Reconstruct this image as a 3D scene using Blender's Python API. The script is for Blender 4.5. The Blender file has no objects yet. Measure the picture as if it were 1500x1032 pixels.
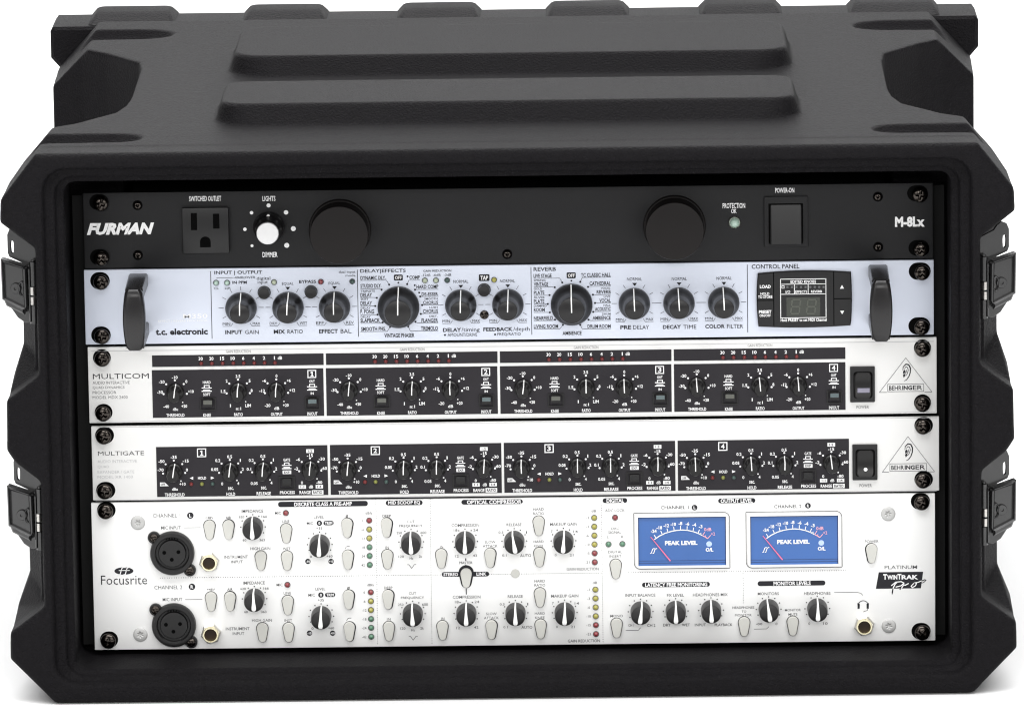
import bpy, bmesh, math
from mathutils import Vector, Matrix

# ------------------------------------------------------------------ camera, world, lights, exposure
SC = bpy.context.scene
COL = SC.collection
CAM_X, CAM_Z, YAW, PITCH, ROLL, FPX, CAM_Y = 0.0523258, 1.0257292, -0.0121795, 0.2006710, -0.0142086, 11032.06, -4.2
_f = Vector((math.sin(YAW) * math.cos(PITCH), math.cos(YAW) * math.cos(PITCH), -math.sin(PITCH)))
_r = _f.cross(Vector((0, 0, 1))).normalized()
_u = _r.cross(_f)
CR = math.cos(ROLL) * _r + math.sin(ROLL) * _u
CU = -math.sin(ROLL) * _r + math.cos(ROLL) * _u
CP = Vector((CAM_X, CAM_Y, CAM_Z))

cd = bpy.data.cameras.new('camera')
cam = bpy.data.objects.new('camera', cd)
COL.objects.link(cam)
M = Matrix((CR, CU, -_f)).transposed().to_4x4()
M.translation = CP
cam.matrix_world = M
cd.sensor_width = 36.0
cd.sensor_fit = 'HORIZONTAL'
cd.lens = FPX / 1500.0 * 36.0
cd.clip_start = 0.1
cd.clip_end = 100.0
SC.camera = cam

W = bpy.data.worlds.new('World')
SC.world = W
W.use_nodes = True
W.node_tree.nodes['Background'].inputs['Color'].default_value = (0.95, 0.97, 1.0, 1)
W.node_tree.nodes['Background'].inputs['Strength'].default_value = 0.10


def area(name, loc, target, sx, sy, power, col=(1, 1, 1)):
    l = bpy.data.lights.new(name, 'AREA')
    l.shape = 'RECTANGLE'
    l.size, l.size_y = sx, sy
    l.energy = power
    l.color = col
    o = bpy.data.objects.new(name, l)
    COL.objects.link(o)
    o.location = loc
    o.rotation_euler = (Vector(target) - Vector(loc)).to_track_quat('-Z', 'Y').to_euler()
    return o


area('left_softbox', (-1.9, -2.6, 1.25), (0, 0, 0.12), 1.8, 1.6, 20, (1.0, 0.99, 0.98))
area('right_softbox', (1.9, -2.6, 1.25), (0, 0, 0.12), 1.8, 1.6, 20, (1.0, 0.99, 0.98))
area('front_softbox', (0.0, -5.2, 2.2), (0, 0, 0.12), 3.4, 1.2, 78, (1.0, 0.99, 0.98))
area('front_table_softbox', (0.0, -1.3, 2.6), (0, -0.75, 0), 4.2, 0.9, 104)
area('sweep_softbox', (0.0, 2.2, 3.0), (0, 2.0, 0), 5.0, 2.6, 195)

SC.render.engine = 'CYCLES'
SC.cycles.filter_width = 1.15
VS = SC.view_settings
SC.display_settings.display_device = 'sRGB'
VS.view_transform = 'Standard'
VS.look = 'None'
VS.exposure = 0.0
VS.gamma = 1.0
VS.use_curve_mapping = False

# ------------------------------------------------------------------ measuring: photograph position -> point on the front plane
PX = 1.0 / 2569.0            # metres per photograph pixel on the rack front


def U(px, py, y=0.0):
    d = _f + CR * ((px - 750.0) / FPX) - CU * ((py - 516.0) / FPX)
    t = (y - CP.y) / d.y
    q = CP + d * t
    return q.x, q.z


# ------------------------------------------------------------------ materials
def mat(name, col, rough=0.5, metal=0.0, spec=0.5, bump=None, coat=0.0, var=None, brushed=None, emit=None):
    m = bpy.data.materials.new(name)
    m.use_nodes = True
    nt = m.node_tree
    b = nt.nodes['Principled BSDF']
    b.inputs['Base Color'].default_value = (*col, 1)
    b.inputs['Roughness'].default_value = rough
    b.inputs['Metallic'].default_value = metal
    b.inputs['Specular IOR Level'].default_value = spec
    if coat:
        b.inputs['Coat Weight'].default_value = coat
        b.inputs['Coat Roughness'].default_value = 0.12
    tc = nt.nodes.new('ShaderNodeTexCoord')
    if var:                                # mottling of the colour: (scale, amount)
        n = nt.nodes.new('ShaderNodeTexNoise')
        n.inputs['Scale'].default_value = var[0]
        n.inputs['Detail'].default_value = 4
        nt.links.new(tc.outputs['Object'], n.inputs['Vector'])
        mr = nt.nodes.new('ShaderNodeMapRange')
        mr.inputs['To Min'].default_value = 1 - var[1]
        mr.inputs['To Max'].default_value = 1 + var[1]
        nt.links.new(n.outputs['Fac'], mr.inputs['Value'])
        mx = nt.nodes.new('ShaderNodeVectorMath')
        mx.operation = 'SCALE'
        mx.inputs[0].default_value = col
        nt.links.new(mr.outputs['Result'], mx.inputs['Scale'])
        nt.links.new(mx.outputs['Vector'], b.inputs['Base Color'])
    if bump or brushed:
        n = nt.nodes.new('ShaderNodeTexNoise')
        n.inputs['Detail'].default_value = 3
        bp = nt.nodes.new('ShaderNodeBump')
        if brushed:
            mp = nt.nodes.new('ShaderNodeMapping')
            mp.inputs['Scale'].default_value = (2.0, 1.0, 900.0)
            nt.links.new(tc.outputs['Object'], mp.inputs['Vector'])
            nt.links.new(mp.outputs['Vector'], n.inputs['Vector'])
            n.inputs['Scale'].default_value = 3.0
            bp.inputs['Strength'].default_value = brushed
            bp.inputs['Distance'].default_value = 0.0002
        else:
            nt.links.new(tc.outputs['Object'], n.inputs['Vector'])
            n.inputs['Scale'].default_value = bump[0]
            bp.inputs['Strength'].default_value = bump[1]
            bp.inputs['Distance'].default_value = bump[2]
        nt.links.new(n.outputs['Fac'], bp.inputs['Height'])
        nt.links.new(bp.outputs['Normal'], b.inputs['Normal'])
    if emit:
        b.inputs['Emission Color'].default_value = (*emit[0], 1)
        b.inputs['Emission Strength'].default_value = emit[1]
    return m


MT = dict(
    shell=mat('moulded_black_plastic', (0.0090, 0.0084, 0.0094), 0.52, 0, 0.042, bump=(820, 1.0, 0.0009), var=(300, 0.25)),
    lid=mat('moulded_lid_plastic', (0.0090, 0.0084, 0.0094), 0.52, 0, 0.042, bump=(820, 1.0, 0.0010)),
    cavity=mat('black_inner_lining', (0.006, 0.006, 0.006), 0.8, 0, 0.2),
    sweep=mat('white_sweep', (0.90, 0.90, 0.90), 0.9, 0, 0.1),
    latch=mat('black_latch_steel', (0.011, 0.011, 0.0115), 0.24, 0.0, 0.8),
    steel=mat('bright_steel', (0.62, 0.60, 0.57), 0.3, 1.0),
    blacksteel=mat('black_nickel', (0.062, 0.054, 0.048), 0.20, 1.0),
    blackmat=mat('matt_black_paint', (0.010, 0.010, 0.010), 0.6, 0, 0.3),
    charcoal=mat('charcoal_powder_coat', (0.0105, 0.0106, 0.0115), 0.5, 0, 0.22, bump=(1500, 0.25, 0.0002)),
    tubecap=mat('lamp_tube_black', (0.0080, 0.0066, 0.0064), 0.55, 0, 0.2),
    bluealu=mat('pale_blue_anodised_front', (0.62, 0.66, 0.755), 0.40, 0.10, 0.5, brushed=0.10),
    whitealu=mat('white_brushed_front', (0.745, 0.743, 0.73), 0.5, 0.0, 0.4, brushed=0.03),
    whitepaint=mat('white_painted_front', (0.87, 0.87, 0.86), 0.45, 0.0, 0.5, var=(14, 0.02)),
    section=mat('black_screen_print', (0.0175, 0.0155, 0.0190), 0.5, 0, 0.25),
    inkblack=mat('black_ink', (0.020, 0.020, 0.024), 0.6, 0, 0.2),
    inkwhite=mat('white_ink', (0.84, 0.84, 0.84), 0.6, 0, 0.2),
    inkgrey=mat('grey_ink', (0.13, 0.13, 0.135), 0.6, 0, 0.2),
    inkpale=mat('pale_grey_ink', (0.50, 0.50, 0.51), 0.6, 0, 0.2),
    knob=mat('black_knob_plastic', (0.0075, 0.007, 0.0075), 0.34, 0, 0.4),
    knobgrey=mat('dark_grey_knob', (0.013, 0.0122, 0.0126), 0.40, 0, 0.4),
    handle=mat('satin_black_handle', (0.0095, 0.0088, 0.0092), 0.27, 0, 0.45, bump=(700, 0.06, 0.0002)),
    knobdark=mat('small_black_knob', (0.0065, 0.006, 0.006), 0.33, 0, 0.35),
    pointer=mat('white_pointer', (0.86, 0.86, 0.85), 0.45),
    silver=mat('spun_silver_cap', (0.72, 0.72, 0.72), 0.34, 0.6),
    zinc=mat('zinc_screw', (0.50, 0.50, 0.49), 0.42, 0.35),
    cream=mat('cream_button', (0.56, 0.557, 0.52), 0.45, 0, 0.4),
    brass=mat('gilt_brass', (0.86, 0.79, 0.56), 0.26, 1.0),
    nickel=mat('nickel_nut', (0.84, 0.82, 0.75), 0.32, 0.75),
    hole=mat('hole_black', (0.002, 0.002, 0.002), 0.9, 0, 0.05),
    bore=mat('bore_brown', (0.022, 0.012, 0.005), 0.5, 0, 0.3),
    ledred=mat('red_lens', (0.23, 0.022, 0.028), 0.2, 0, 0.6, coat=0.5),
    leddim=mat('dark_red_lens', (0.15, 0.018, 0.018), 0.35, 0, 0.5),
    ledyel=mat('yellow_lens', (0.36, 0.33, 0.06), 0.2, 0, 0.6, coat=0.5),
    ledgrn=mat('green_lens', (0.08, 0.20, 0.12), 0.2, 0, 0.6, coat=0.5),
    ledpale=mat('pale_green_lens', (0.40, 0.45, 0.33), 0.22, 0, 0.6, coat=0.4),
    ledclear=mat('clear_lens', (0.38, 0.52, 0.44), 0.15, 0, 0.7, coat=0.5),
    leddull=mat('dull_green_lens', (0.05, 0.085, 0.075), 0.3, 0, 0.5),
    ledolive=mat('olive_lens', (0.20, 0.21, 0.05), 0.3, 0, 0.5),
    ledring=mat('dark_lens_ring', (0.05, 0.05, 0.05), 0.4, 0.3),
    window=mat('grey_green_window', (0.085, 0.088, 0.075), 0.35),
    windowblue=mat('grey_blue_window', (0.085, 0.115, 0.12), 0.35),
    lilac=mat('lilac_strip', (0.23, 0.22, 0.28), 0.4),
    meterblue=mat('blue_meter_face', (0.038, 0.122, 0.37), 0.35, 0, 0.4, var=(13, 0.25), coat=0.3),  # random mottling put into the blue to suggest uneven backlight
    meterdark=mat('dark_blue_edge', (0.020, 0.045, 0.14), 0.4),
    red=mat('red_needle', (0.72, 0.16, 0.30), 0.4),
    pink=mat('pink_ink', (0.85, 0.42, 0.50), 0.5),
    paleblue=mat('pale_blue_lamp', (0.45, 0.58, 0.86), 0.3),
    xlr=mat('black_connector_shell', (0.0062, 0.0060, 0.0062), 0.34, 0, 0.4),
    display=mat('display_window', (0.030, 0.034, 0.026), 0.2, 0, 0.5),
    segment=mat('unlit_segment', (0.065, 0.070, 0.056), 0.3),
    tongue=mat('dark_panel_plastic', (0.010, 0.010, 0.0105), 0.38, 0, 0.35),
)


# ------------------------------------------------------------------ mesh builder (coordinates: metres, X right, Y away, Z up)
class MB:
    def __init__(s):
        s.v, s.f, s.mi, s.mats, s.items = [], [], [], [], []
        s.cur = 0

    def use(s, m):
        if m not in s.mats:
            s.mats.append(m)
        s.cur = s.mats.index(m)
        return s

    def add(s, vs, fs):
        n = len(s.v)
        s.v += [tuple(p) for p in vs]
        for f in fs:
            s.f.append([i + n for i in f])
            s.mi.append(s.cur)
        s.items.append((n, len(s.v), len(s.f) - len(fs), len(s.f)))

    def box(s, x0, x1, y0, y1, z0, z1, bev=0.0, seg=2):
        if bev <= 0:
            vs = [(x, y, z) for x in (x0, x1) for y in (y0, y1) for z in (z0, z1)]
            s.add(vs, [(0, 1, 3, 2), (4, 6, 7, 5), (0, 4, 5, 1), (2, 3, 7, 6), (0, 2, 6, 4), (1, 5, 7, 3)])
            return s
        bm = bmesh.new()
        bmesh.ops.create_cube(bm, size=1)
        bmesh.ops.scale(bm, vec=(x1 - x0, y1 - y0, z1 - z0), verts=bm.verts)
        bmesh.ops.translate(bm, vec=((x0 + x1) / 2, (y0 + y1) / 2, (z0 + z1) / 2), verts=bm.verts)
        bmesh.ops.bevel(bm, geom=list(bm.edges), offset=bev, segments=seg, profile=0.5, affect='EDGES')
        s.bm(bm)
        return s

    def bm(s, bm):
        bm.verts.index_update()
        s.add([v.co[:] for v in bm.verts], [[v.index for v in f.verts] for f in bm.faces])
        bm.free()

    def loft(s, rings, cap=True):
        """rings: lists of 3-D points, same count; sides plus end caps"""
        n = len(rings[0])
        vs = [p for r in rings for p in r]
        fs = []
        for k in range(len(rings) - 1):
            for i in range(n):
                j = (i + 1) % n
                fs.append((k * n + i, k * n + j, (k + 1) * n + j, (k + 1) * n + i))
        if cap:
            fs.append(tuple(reversed(range(n))))
            fs.append(tuple((len(rings) - 1) * n + i for i in range(n)))
        s.add(vs, fs)
        return s

    def plate(s, poly, y0, y1, bev=0.0):
        """poly: (x, z) outline, extruded from y0 (front) to y1; the front edge chamfered"""
        rings = []
        if bev:
            rings.append([(x, y0, z) for x, z in inset(poly, bev)])
            rings.append([(x, y0 + bev, z) for x, z in poly])
        else:
            rings.append([(x, y0, z) for x, z in poly])
        rings.append([(x, y1, z) for x, z in poly])
        return s.loft(rings)

    def lathe(s, prof, cx=0, cz=0, y=0, n=40):
        """prof: (radius, height towards the viewer) from the base outwards"""
        vs, fs = [], []
        for r, h in prof:
            for i in range(n):
                a = 2 * math.pi * i / n
                vs.append((cx + r * math.cos(a), y - h, cz + r * math.sin(a)))
        for k in range(len(prof) - 1):
            for i in range(n):
                j = (i + 1) % n
                fs.append((k * n + i, k * n + j, (k + 1) * n + j, (k + 1) * n + i))
        m = len(prof) - 1
        fs.append(tuple(m * n + i for i in range(n)))
        s.add(vs, fs)
        return s

    def flat(s, poly, y):
        s.add([(x, y, z) for x, z in poly], [tuple(range(len(poly)))])
        return s

    def disc(s, cx, cz, r, y, n=20, sx=1.0):
        return s.flat([(cx + sx * r * math.cos(2 * math.pi * i / n), cz + r * math.sin(2 * math.pi * i / n)) for i in range(n)], y)

    def ribbon(s, pts, w, y):
        """flat line along (x, z) points, width w metres (number or one per point)"""
        n = len(pts)
        ws = w if isinstance(w, (list, tuple)) else [w] * n
        L, R = [], []
        for i in range(n):
            a = Vector(pts[max(i - 1, 0)])
            b = Vector(pts[min(i + 1, n - 1)])
            if 0 < i < n - 1:
                d1 = (Vector(pts[i]) - a)
                d2 = (b - Vector(pts[i]))
                d1 = d1.normalized() if d1.length > 1e-9 else d2.normalized()
                d2 = d2.normalized() if d2.length > 1e-9 else d1
                d = d1 + d2
                d = d.normalized() if d.length > 1e-6 else d1
                k = 1.0 / max(0.5, d.dot(d1))
            else:
                d = (b - a).normalized()
                k = 1.0
            nn = Vector((-d.y, d.x)) * (ws[i] / 2 * k)
            L.append((pts[i][0] + nn.x, pts[i][1] + nn.y))
            R.append((pts[i][0] - nn.x, pts[i][1] - nn.y))
        vs = [(x, y, z) for x, z in L] + [(x, y, z) for x, z in R]
        s.add(vs, [(i, n + i, n + i + 1, i + 1) for i in range(n - 1)])
        return s

    def build(s, name, m=None, parent=None, loc=None, smooth=35):
        me = bpy.data.meshes.new(name)
        me.from_pydata(s.v, [], s.f)
        mats = [m] if m else s.mats
        for x in mats:
            me.materials.append(x)
        if not m:
            for p, i in zip(me.polygons, s.mi):
                p.material_index = i
        bm = bmesh.new()
        bm.from_mesh(me)
        if smooth is not None:
            bmesh.ops.recalc_face_normals(bm, faces=bm.faces)
        bm.to_mesh(me)
        bm.free()
        if smooth is not None:
            me.polygons.foreach_set('use_smooth', [True] * len(me.polygons))
            me.set_sharp_from_angle(angle=math.radians(smooth))
        me.update()
        return place(name, me, parent, loc)


def place(name, me, parent=None, loc=None):
    o = bpy.data.objects.new(name, me)
    COL.objects.link(o)
    if loc is not None:
        o.location = loc
    if parent:
        o.parent = parent
    return o


def inset(poly, d):
    n = len(poly)
    area2 = sum(poly[i][0] * poly[(i + 1) % n][1] - poly[(i + 1) % n][0] * poly[i][1] for i in range(n))
    sgn = 1 if area2 > 0 else -1
    out = []
    for i in range(n):
        p, c, q = Vector(poly[i - 1]), Vector(poly[i]), Vector(poly[(i + 1) % n])
        a, b = (c - p).normalized(), (q - c).normalized()
        na, nb = Vector((-a.y, a.x)) * sgn, Vector((-b.y, b.x)) * sgn
        m = na + nb
        m = m.normalized() if m.length > 1e-6 else na
        out.append(tuple(c + m * (d / max(0.4, m.dot(na)))))
    return out


def rrect(x0, x1, z0, z1, r, n=5):
    rs = r if isinstance(r, (list, tuple)) else (r, r, r, r)      # bl, br, tr, tl
    out = []
    for (cx, cz, a0, rr) in ((x0 + rs[0], z0 + rs[0], 180, rs[0]), (x1 - rs[1], z0 + rs[1], 270, rs[1]),
                             (x1 - rs[2], z1 - rs[2], 0, rs[2]), (x0 + rs[3], z1 - rs[3], 90, rs[3])):
        for i in range(n + 1):
            a = math.radians(a0 + 90 * i / n)
            out.append((cx + rr * math.cos(a), cz + rr * math.sin(a)))
    return out


# ------------------------------------------------------------------ things
def thing(name, label, cat, loc=(0, 0, 0), group=None):
    o = bpy.data.objects.new(name, None)
    COL.objects.link(o)
    o.location = loc
    o.empty_display_size = 0.05
    o['label'] = label
    o['category'] = cat
    if group:
        o['group'] = group
    return o


# ------------------------------------------------------------------ printing on a front: text, lines, dots measured on the photograph
_fc = bpy.data.curves.new('type_setter', 'FONT')
_fo = bpy.data.objects.new('type_setter', _fc)
_cache = {}


def glyphs(s, bold, shear):
    k = (s, bold, shear)
    if k not in _cache:
        _fc.body = s
        _fc.size = 1.0
        _fc.offset = bold
        _fc.shear = shear
        _fc.resolution_u = 2
        me = _fo.to_mesh()
        vs = [(v.co.x, v.co.y) for v in me.vertices]
        fs = [tuple(p.vertices) for p in me.polygons]
        _fo.to_mesh_clear()
        x0, x1 = min(v[0] for v in vs), max(v[0] for v in vs)
        y0, y1 = min(v[1] for v in vs), max(v[1] for v in vs)
        _cache[k] = ([((v[0] - x0) / (x1 - x0), (v[1] - y0) / (y1 - y0)) for v in vs], fs)
    return _cache[k]


class Print:
    """all printing of one colour on one front"""

    def __init__(s, y=0.0, lift=0.00015):
        s.mb = MB()
        s.y = y
        s.lift = lift

    def at(s, px, py):
        return U(px, py, s.y)

    def text(s, t, x0, x1, y0, y1, bold=0.0, shear=0.0, up=0.0):
        vs, fs = glyphs(t, bold, shear)
        xm, ym = (x0 + x1) / 2, (y0 + y1) / 2
        X0, _ = U(x0, ym, s.y)
        X1, _ = U(x1, ym, s.y)
        _, Z1 = U(xm, y0, s.y)
        _, Z0 = U(xm, y1, s.y)
        yy = s.y - s.lift - up
        s.mb.add([(X0 + v[0] * (X1 - X0), yy, Z0 + v[1] * (Z1 - Z0)) for v in vs], fs)

    def ctext(s, t, cx, cy, w, h, bold=0.0, shear=0.0, up=0.0):
        s.text(t, cx - w / 2, cx + w / 2, cy - h / 2, cy + h / 2, bold, shear, up)

    def line(s, pts, w, up=0.0):
        ws = [x * PX for x in w] if isinstance(w, (list, tuple)) else w * PX
        s.mb.ribbon([U(px, py, s.y) for px, py in pts], ws, s.y - s.lift - up)

    def level(s, x0, x1, y, w, up=0.0):
        """a truly horizontal rule"""
        X0, Z = U((x0 + x1) / 2, y, s.y)
        a, b = U(x0, y, s.y)[0], U(x1, y, s.y)[0]
        s.mb.ribbon([(a, Z), (b, Z)], w * PX, s.y - s.lift - up)

    def upright(s, x, y0, y1, w, up=0.0):
        X, _ = U(x, (y0 + y1) / 2, s.y)
        a, b = U(x, y0, s.y)[1], U(x, y1, s.y)[1]
        s.mb.ribbon([(X, a), (X, b)], w * PX, s.y - s.lift - up)

    def dot(s, px, py, r, up=0.0, n=14):
        x, z = U(px, py, s.y)
        s.mb.disc(x, z, r * PX, s.y - s.lift - up, n)

    def poly(s, pts, up=0.0):
        s.mb.flat([U(px, py, s.y) for px, py in pts], s.y - s.lift - up)

    def rect(s, x0, x1, y0, y1, r=0.0, up=0.0):
        xm, ym = (x0 + x1) / 2, (y0 + y1) / 2
        X0, X1 = U(x0, ym, s.y)[0], U(x1, ym, s.y)[0]
        Z1, Z0 = U(xm, y0, s.y)[1], U(xm, y1, s.y)[1]
        if r:
            r = min(r * PX, (X1 - X0) / 2.001, (Z1 - Z0) / 2.001)
            s.mb.flat(rrect(X0, X1, Z0, Z1, r), s.y - s.lift - up)
        else:
            s.mb.flat([(X0, Z0), (X1, Z0), (X1, Z1), (X0, Z1)], s.y - s.lift - up)

    def frame(s, x0, x1, y0, y1, w, up=0.0):
        s.level(x0, x1, y0 + w / 2, w, up)
        s.level(x0, x1, y1 - w / 2, w, up)
        s.upright(x0 + w / 2, y0 + w, y1 - w, w, up)
        s.upright(x1 - w / 2, y0 + w, y1 - w, w, up)

    def arc(s, cx, cz_px, r, a0, a1, w, n=16, up=0.0):
        x, z = U(cx, cz_px, s.y)
        s.mb.ribbon([(x + r * PX * math.sin(math.radians(a0 + (a1 - a0) * i / n)), z + r * PX * math.cos(math.radians(a0 + (a1 - a0) * i / n))) for i in range(n + 1)], w * PX, s.y - s.lift - up)

    def tick(s, cx, cy, a, r0, r1, w):
        x, z = U(cx, cy, s.y)
        t = math.radians(a)
        s.mb.ribbon([(x + r0 * PX * math.sin(t), z + r0 * PX * math.cos(t)), (x + r1 * PX * math.sin(t), z + r1 * PX * math.cos(t))], w * PX, s.y - s.lift)

    def ring_dots(s, cx, cy, rad, angs, r):
        x, z = U(cx, cy, s.y)
        for a in angs:
            t = math.radians(a)
            s.mb.disc(x + rad * PX * math.sin(t), z + rad * PX * math.cos(t), r * PX, s.y - s.lift, 10)

    def build(s, m, parent, name='printed_lettering'):
        """one object per block of printing: items less than 2 cm apart belong together"""
        mb = s.mb
        n = len(mb.items)
        bx = []
        for (v0, v1, f0, f1) in mb.items:
            xs = [p[0] for p in mb.v[v0:v1]]
            zs = [p[2] for p in mb.v[v0:v1]]
            bx.append((min(xs), max(xs), min(zs), max(zs)))
        par = list(range(n))

        def root(i):
            while par[i] != i:
                par[i] = par[par[i]]
                i = par[i]
            return i
        for i in range(n):
            a = bx[i]
            for j in range(i):
                b = bx[j]
                gx = max(0, a[0] - b[1], b[0] - a[1])
                gz = max(0, a[2] - b[3], b[2] - a[3])
                if gx * gx + gz * gz < .0195 ** 2:
                    par[root(i)] = root(j)
        groups = {}
        for i in range(n):
            groups.setdefault(root(i), []).append(i)
        out = None
        for g_ in groups.values():
            o_ = MB()
            for i in g_:
                v0, v1, f0, f1 = mb.items[i]
                o_.add(mb.v[v0:v1], [[k - v0 for k in f] for f in mb.f[f0:f1]])
            out = o_.build(name, m, parent, smooth=None)
            out.location = -Vector(parent.location)
        return out


# ------------------------------------------------------------------ shared hardware
def dome_mesh(name, r, h, cross, m, n=30, slot=None, star=False):
    """round screw head with a cross recess pressed into it"""
    mb = MB()
    vs, fs = [], []
    for i in range(n + 1):
        for j in range(n + 1):
            a, b = -1 + 2 * i / n, -1 + 2 * j / n
            # square grid mapped onto a disc
            x = a * math.sqrt(max(0, 1 - b * b / 2))
            z = b * math.sqrt(max(0, 1 - a * a / 2))
            q = min(1.0, math.hypot(x, z))
            y = h * (0.25 + 0.75 * math.sqrt(max(0, 1 - q ** 2.2)))
            if cross:
                d1, d2 = abs(x), abs(z)
                w, L = 0.15, 0.58
                if star:
                    ang = math.atan2(z, x)
                    k = 0.36 + 0.13 * math.cos(6 * ang)
                    dep = max(0, min(1, (k - q) / 0.12))
                else:
                    c1 = max(0, min(1, (w - d1) / 0.07 + 0.5)) * max(0, min(1, (L - d2) / 0.12))
                    c2 = max(0, min(1, (w - d2) / 0.07 + 0.5)) * max(0, min(1, (L - d1) / 0.12))
                    dep = max(c1, c2)
                y -= h * 0.75 * dep
            vs.append((x * r, -y, z * r))
    for i in range(n):
        for j in range(n):
            k = i * (n + 1) + j
            fs.append((k, k + n + 1, k + n + 2, k + 1))
    rim = [i * (n + 1) for i in range(n + 1)] + [n * (n + 1) + j for j in range(1, n + 1)] + \
          [i * (n + 1) + n for i in range(n - 1, -1, -1)] + [j for j in range(n - 1, 0, -1)]
    base = len(vs)
    for k in rim:
        vs.append((vs[k][0], 0.0, vs[k][2]))
    m_ = len(rim)
    for k in range(m_):
        fs.append((rim[k], rim[(k + 1) % m_], base + (k + 1) % m_, base + k))
    mb.add(vs, fs)
    o = mb.build(name, m, None, smooth=50)
    me = o.data
    bpy.data.objects.remove(o)
    return me


def mesh_only(mb, name, m=None, smooth=35):
    o = mb.build(name, m, None, smooth=smooth)
    me = o.data
    bpy.data.objects.remove(o)
    return me


RACK_SCREW = dome_mesh('rack_screw', 11.6 * PX, 0.0036, True, MT['blacksteel'])
SMALL_SCREW = dome_mesh('small_screw', 6.5 * PX, 0.0018, True, MT['blacksteel'], n=20)
SOCKET_SCREW = dome_mesh('socket_screw', 5.6 * PX, 0.0016, True, MT['blacksteel'], n=18, star=True)
ZINC_SCREW = dome_mesh('zinc_screw', 10.6 * PX, 0.0010, True, MT['zinc'], n=26, star=True)
EAR_SCREW = dome_mesh('connector_screw', 6.6 * PX, 0.0014, True, MT['blacksteel'], n=20)


def part(name, me, parent, px, py, y=0.0, rot=0.0, label=None, lift=0.0):
    """put a shared mesh on a front (px, py measured on plane y)"""
    x, z = U(px, py, y)
    o = bpy.data.objects.new(name, me)
    COL.objects.link(o)
    o.location = Vector((x, y - lift, z)) - parent.location
    o.rotation_euler = (0, math.radians(rot), 0)
    o.parent = parent
    if label:
        o['label'] = label
    return o


def sub(name, me, parent, loc=(0, 0, 0)):
    o = bpy.data.objects.new(name, me)
    COL.objects.link(o)
    o.location = loc
    o.parent = parent
    return o


def rack_screw(unit, px, py, rot, dx, slot):
    """crosshead screw over the slotted hole in a rack ear; dx: how far the slot runs beside the head"""
    x, z = U(px, py)
    s = MB()
    r = slot * PX
    a, b = min(0, dx * PX), max(0, dx * PX)
    outline = []
    for i in range(13):
        t = math.radians(-90 + 180 * i / 12)
        outline.append((x + b + r * math.cos(t), z + 0.0006 + r * math.sin(t)))
    for i in range(13):
        t = math.radians(90 + 180 * i / 12)
        outline.append((x + a + r * math.cos(t), z + 0.0006 + r * math.sin(t)))
    s.flat([(p - unit.location.x, q - unit.location.z) for p, q in outline], -0.0001 - unit.location.y)
    s.build('screw_slot', MT['hole'], unit, smooth=None)
    part('rack_screw', RACK_SCREW, unit, px, py, 0.0, rot, lift=0.0004)


def faceplate(unit, x0, x1, z0, z1, m, th=0.003):
    mb = MB()
    lx, ly, lz = unit.location
    mb.box(x0 - lx, x1 - lx, 0 - ly, th - ly, z0 - lz, z1 - lz, 0.0005)
    mb.build('faceplate', m, unit)
    c = MB()
    c.box(-0.214 - lx, 0.214 - lx, th + 0.0002 - ly, 0.27 - ly, z0 + 0.002 - lz, z1 - 0.002 - lz)
    c.build('chassis', MT['blackmat'], unit)


def rect_of(tl, tr, br, bl):
    p = [U(*q) for q in (tl, tr, br, bl)]
    return (p[0][0] + p[3][0]) / 2, (p[1][0] + p[2][0]) / 2, (p[2][1] + p[3][1]) / 2, (p[0][1] + p[1][1]) / 2


def led_mesh(name, r, m, ring=True):
    mb = MB()
    if ring:
        mb.use(MT['ledring']).lathe([(r * PX, 0), (r * PX, 0.0004), (r * 0.86 * PX, 0.0006)], n=20)
    mb.use(m).lathe([(r * 0.84 * PX, 0.0002), (r * 0.8 * PX, 0.0011), (r * 0.6 * PX, 0.0017), (r * 0.3 * PX, 0.0020), (0.02 * r * PX, 0.0021)], n=20)
    return mesh_only(mb, name, None, 50)


def strip_mesh(path, name, m, lift=0.00025):
    """a painted line over a knob: path of (z, height, half width) in metres"""
    vs, fs = [], []
    n = len(path)
    for i, (z, h, w) in enumerate(path):
        a, b = path[max(i - 1, 0)], path[min(i + 1, n - 1)]
        dz, dh = b[0] - a[0], b[1] - a[1]
        L = math.hypot(dz, dh) or 1
        nz, nh = dh / L, -dz / L          # outwards of the surface
        zz, hh = z + nz * lift, h + nh * lift
        vs += [(-w, -hh, zz), (w, -hh, zz)]
        zz, hh = z - nz * 0.0006, h - nh * 0.0006
        vs += [(-w, -hh, zz), (w, -hh, zz)]
    for i in range(n - 1):
        k = 4 * i
        fs += [(k, k + 1, k + 5, k + 4), (k + 2, k + 6, k + 7, k + 3), (k, k + 4, k + 6, k + 2), (k + 1, k + 3, k + 7, k + 5)]
    fs += [(0, 2, 3, 1), (4 * n - 4, 4 * n - 3, 4 * n - 1, 4 * n - 2)]
    mb = MB()
    mb.add(vs, fs)
    return mesh_only(mb, name, m, 30)


# ================================================================== THE SETTING
def structure(o):
    o['kind'] = 'structure'
    return o


GZ = -0.0205
g = MB()
rows = []
prof = [(-1.5, GZ), (2.6, GZ)] + [(2.6 + 1.0 * math.sin(math.radians(a)), GZ + 1.0 - 1.0 * math.cos(math.radians(a))) for a in range(10, 91, 10)] + [(3.6, 4.0)]
vs, fs = [], []
for (y, z) in prof:
    vs += [(-3.5, y, z), (3.5, y, z)]
for k in range(len(prof) - 1):
    fs.append((2 * k, 2 * k + 1, 2 * k + 3, 2 * k + 2))
g.add(vs, fs)
structure(g.build('ground', MT['sweep'], None, smooth=60))

# ================================================================== THE RACK CASE
case = thing('rack_case', 'black moulded plastic rack case with open front, ribbed top and side latches', 'rack case', (0, 0, GZ))
ZT = 0.297


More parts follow.
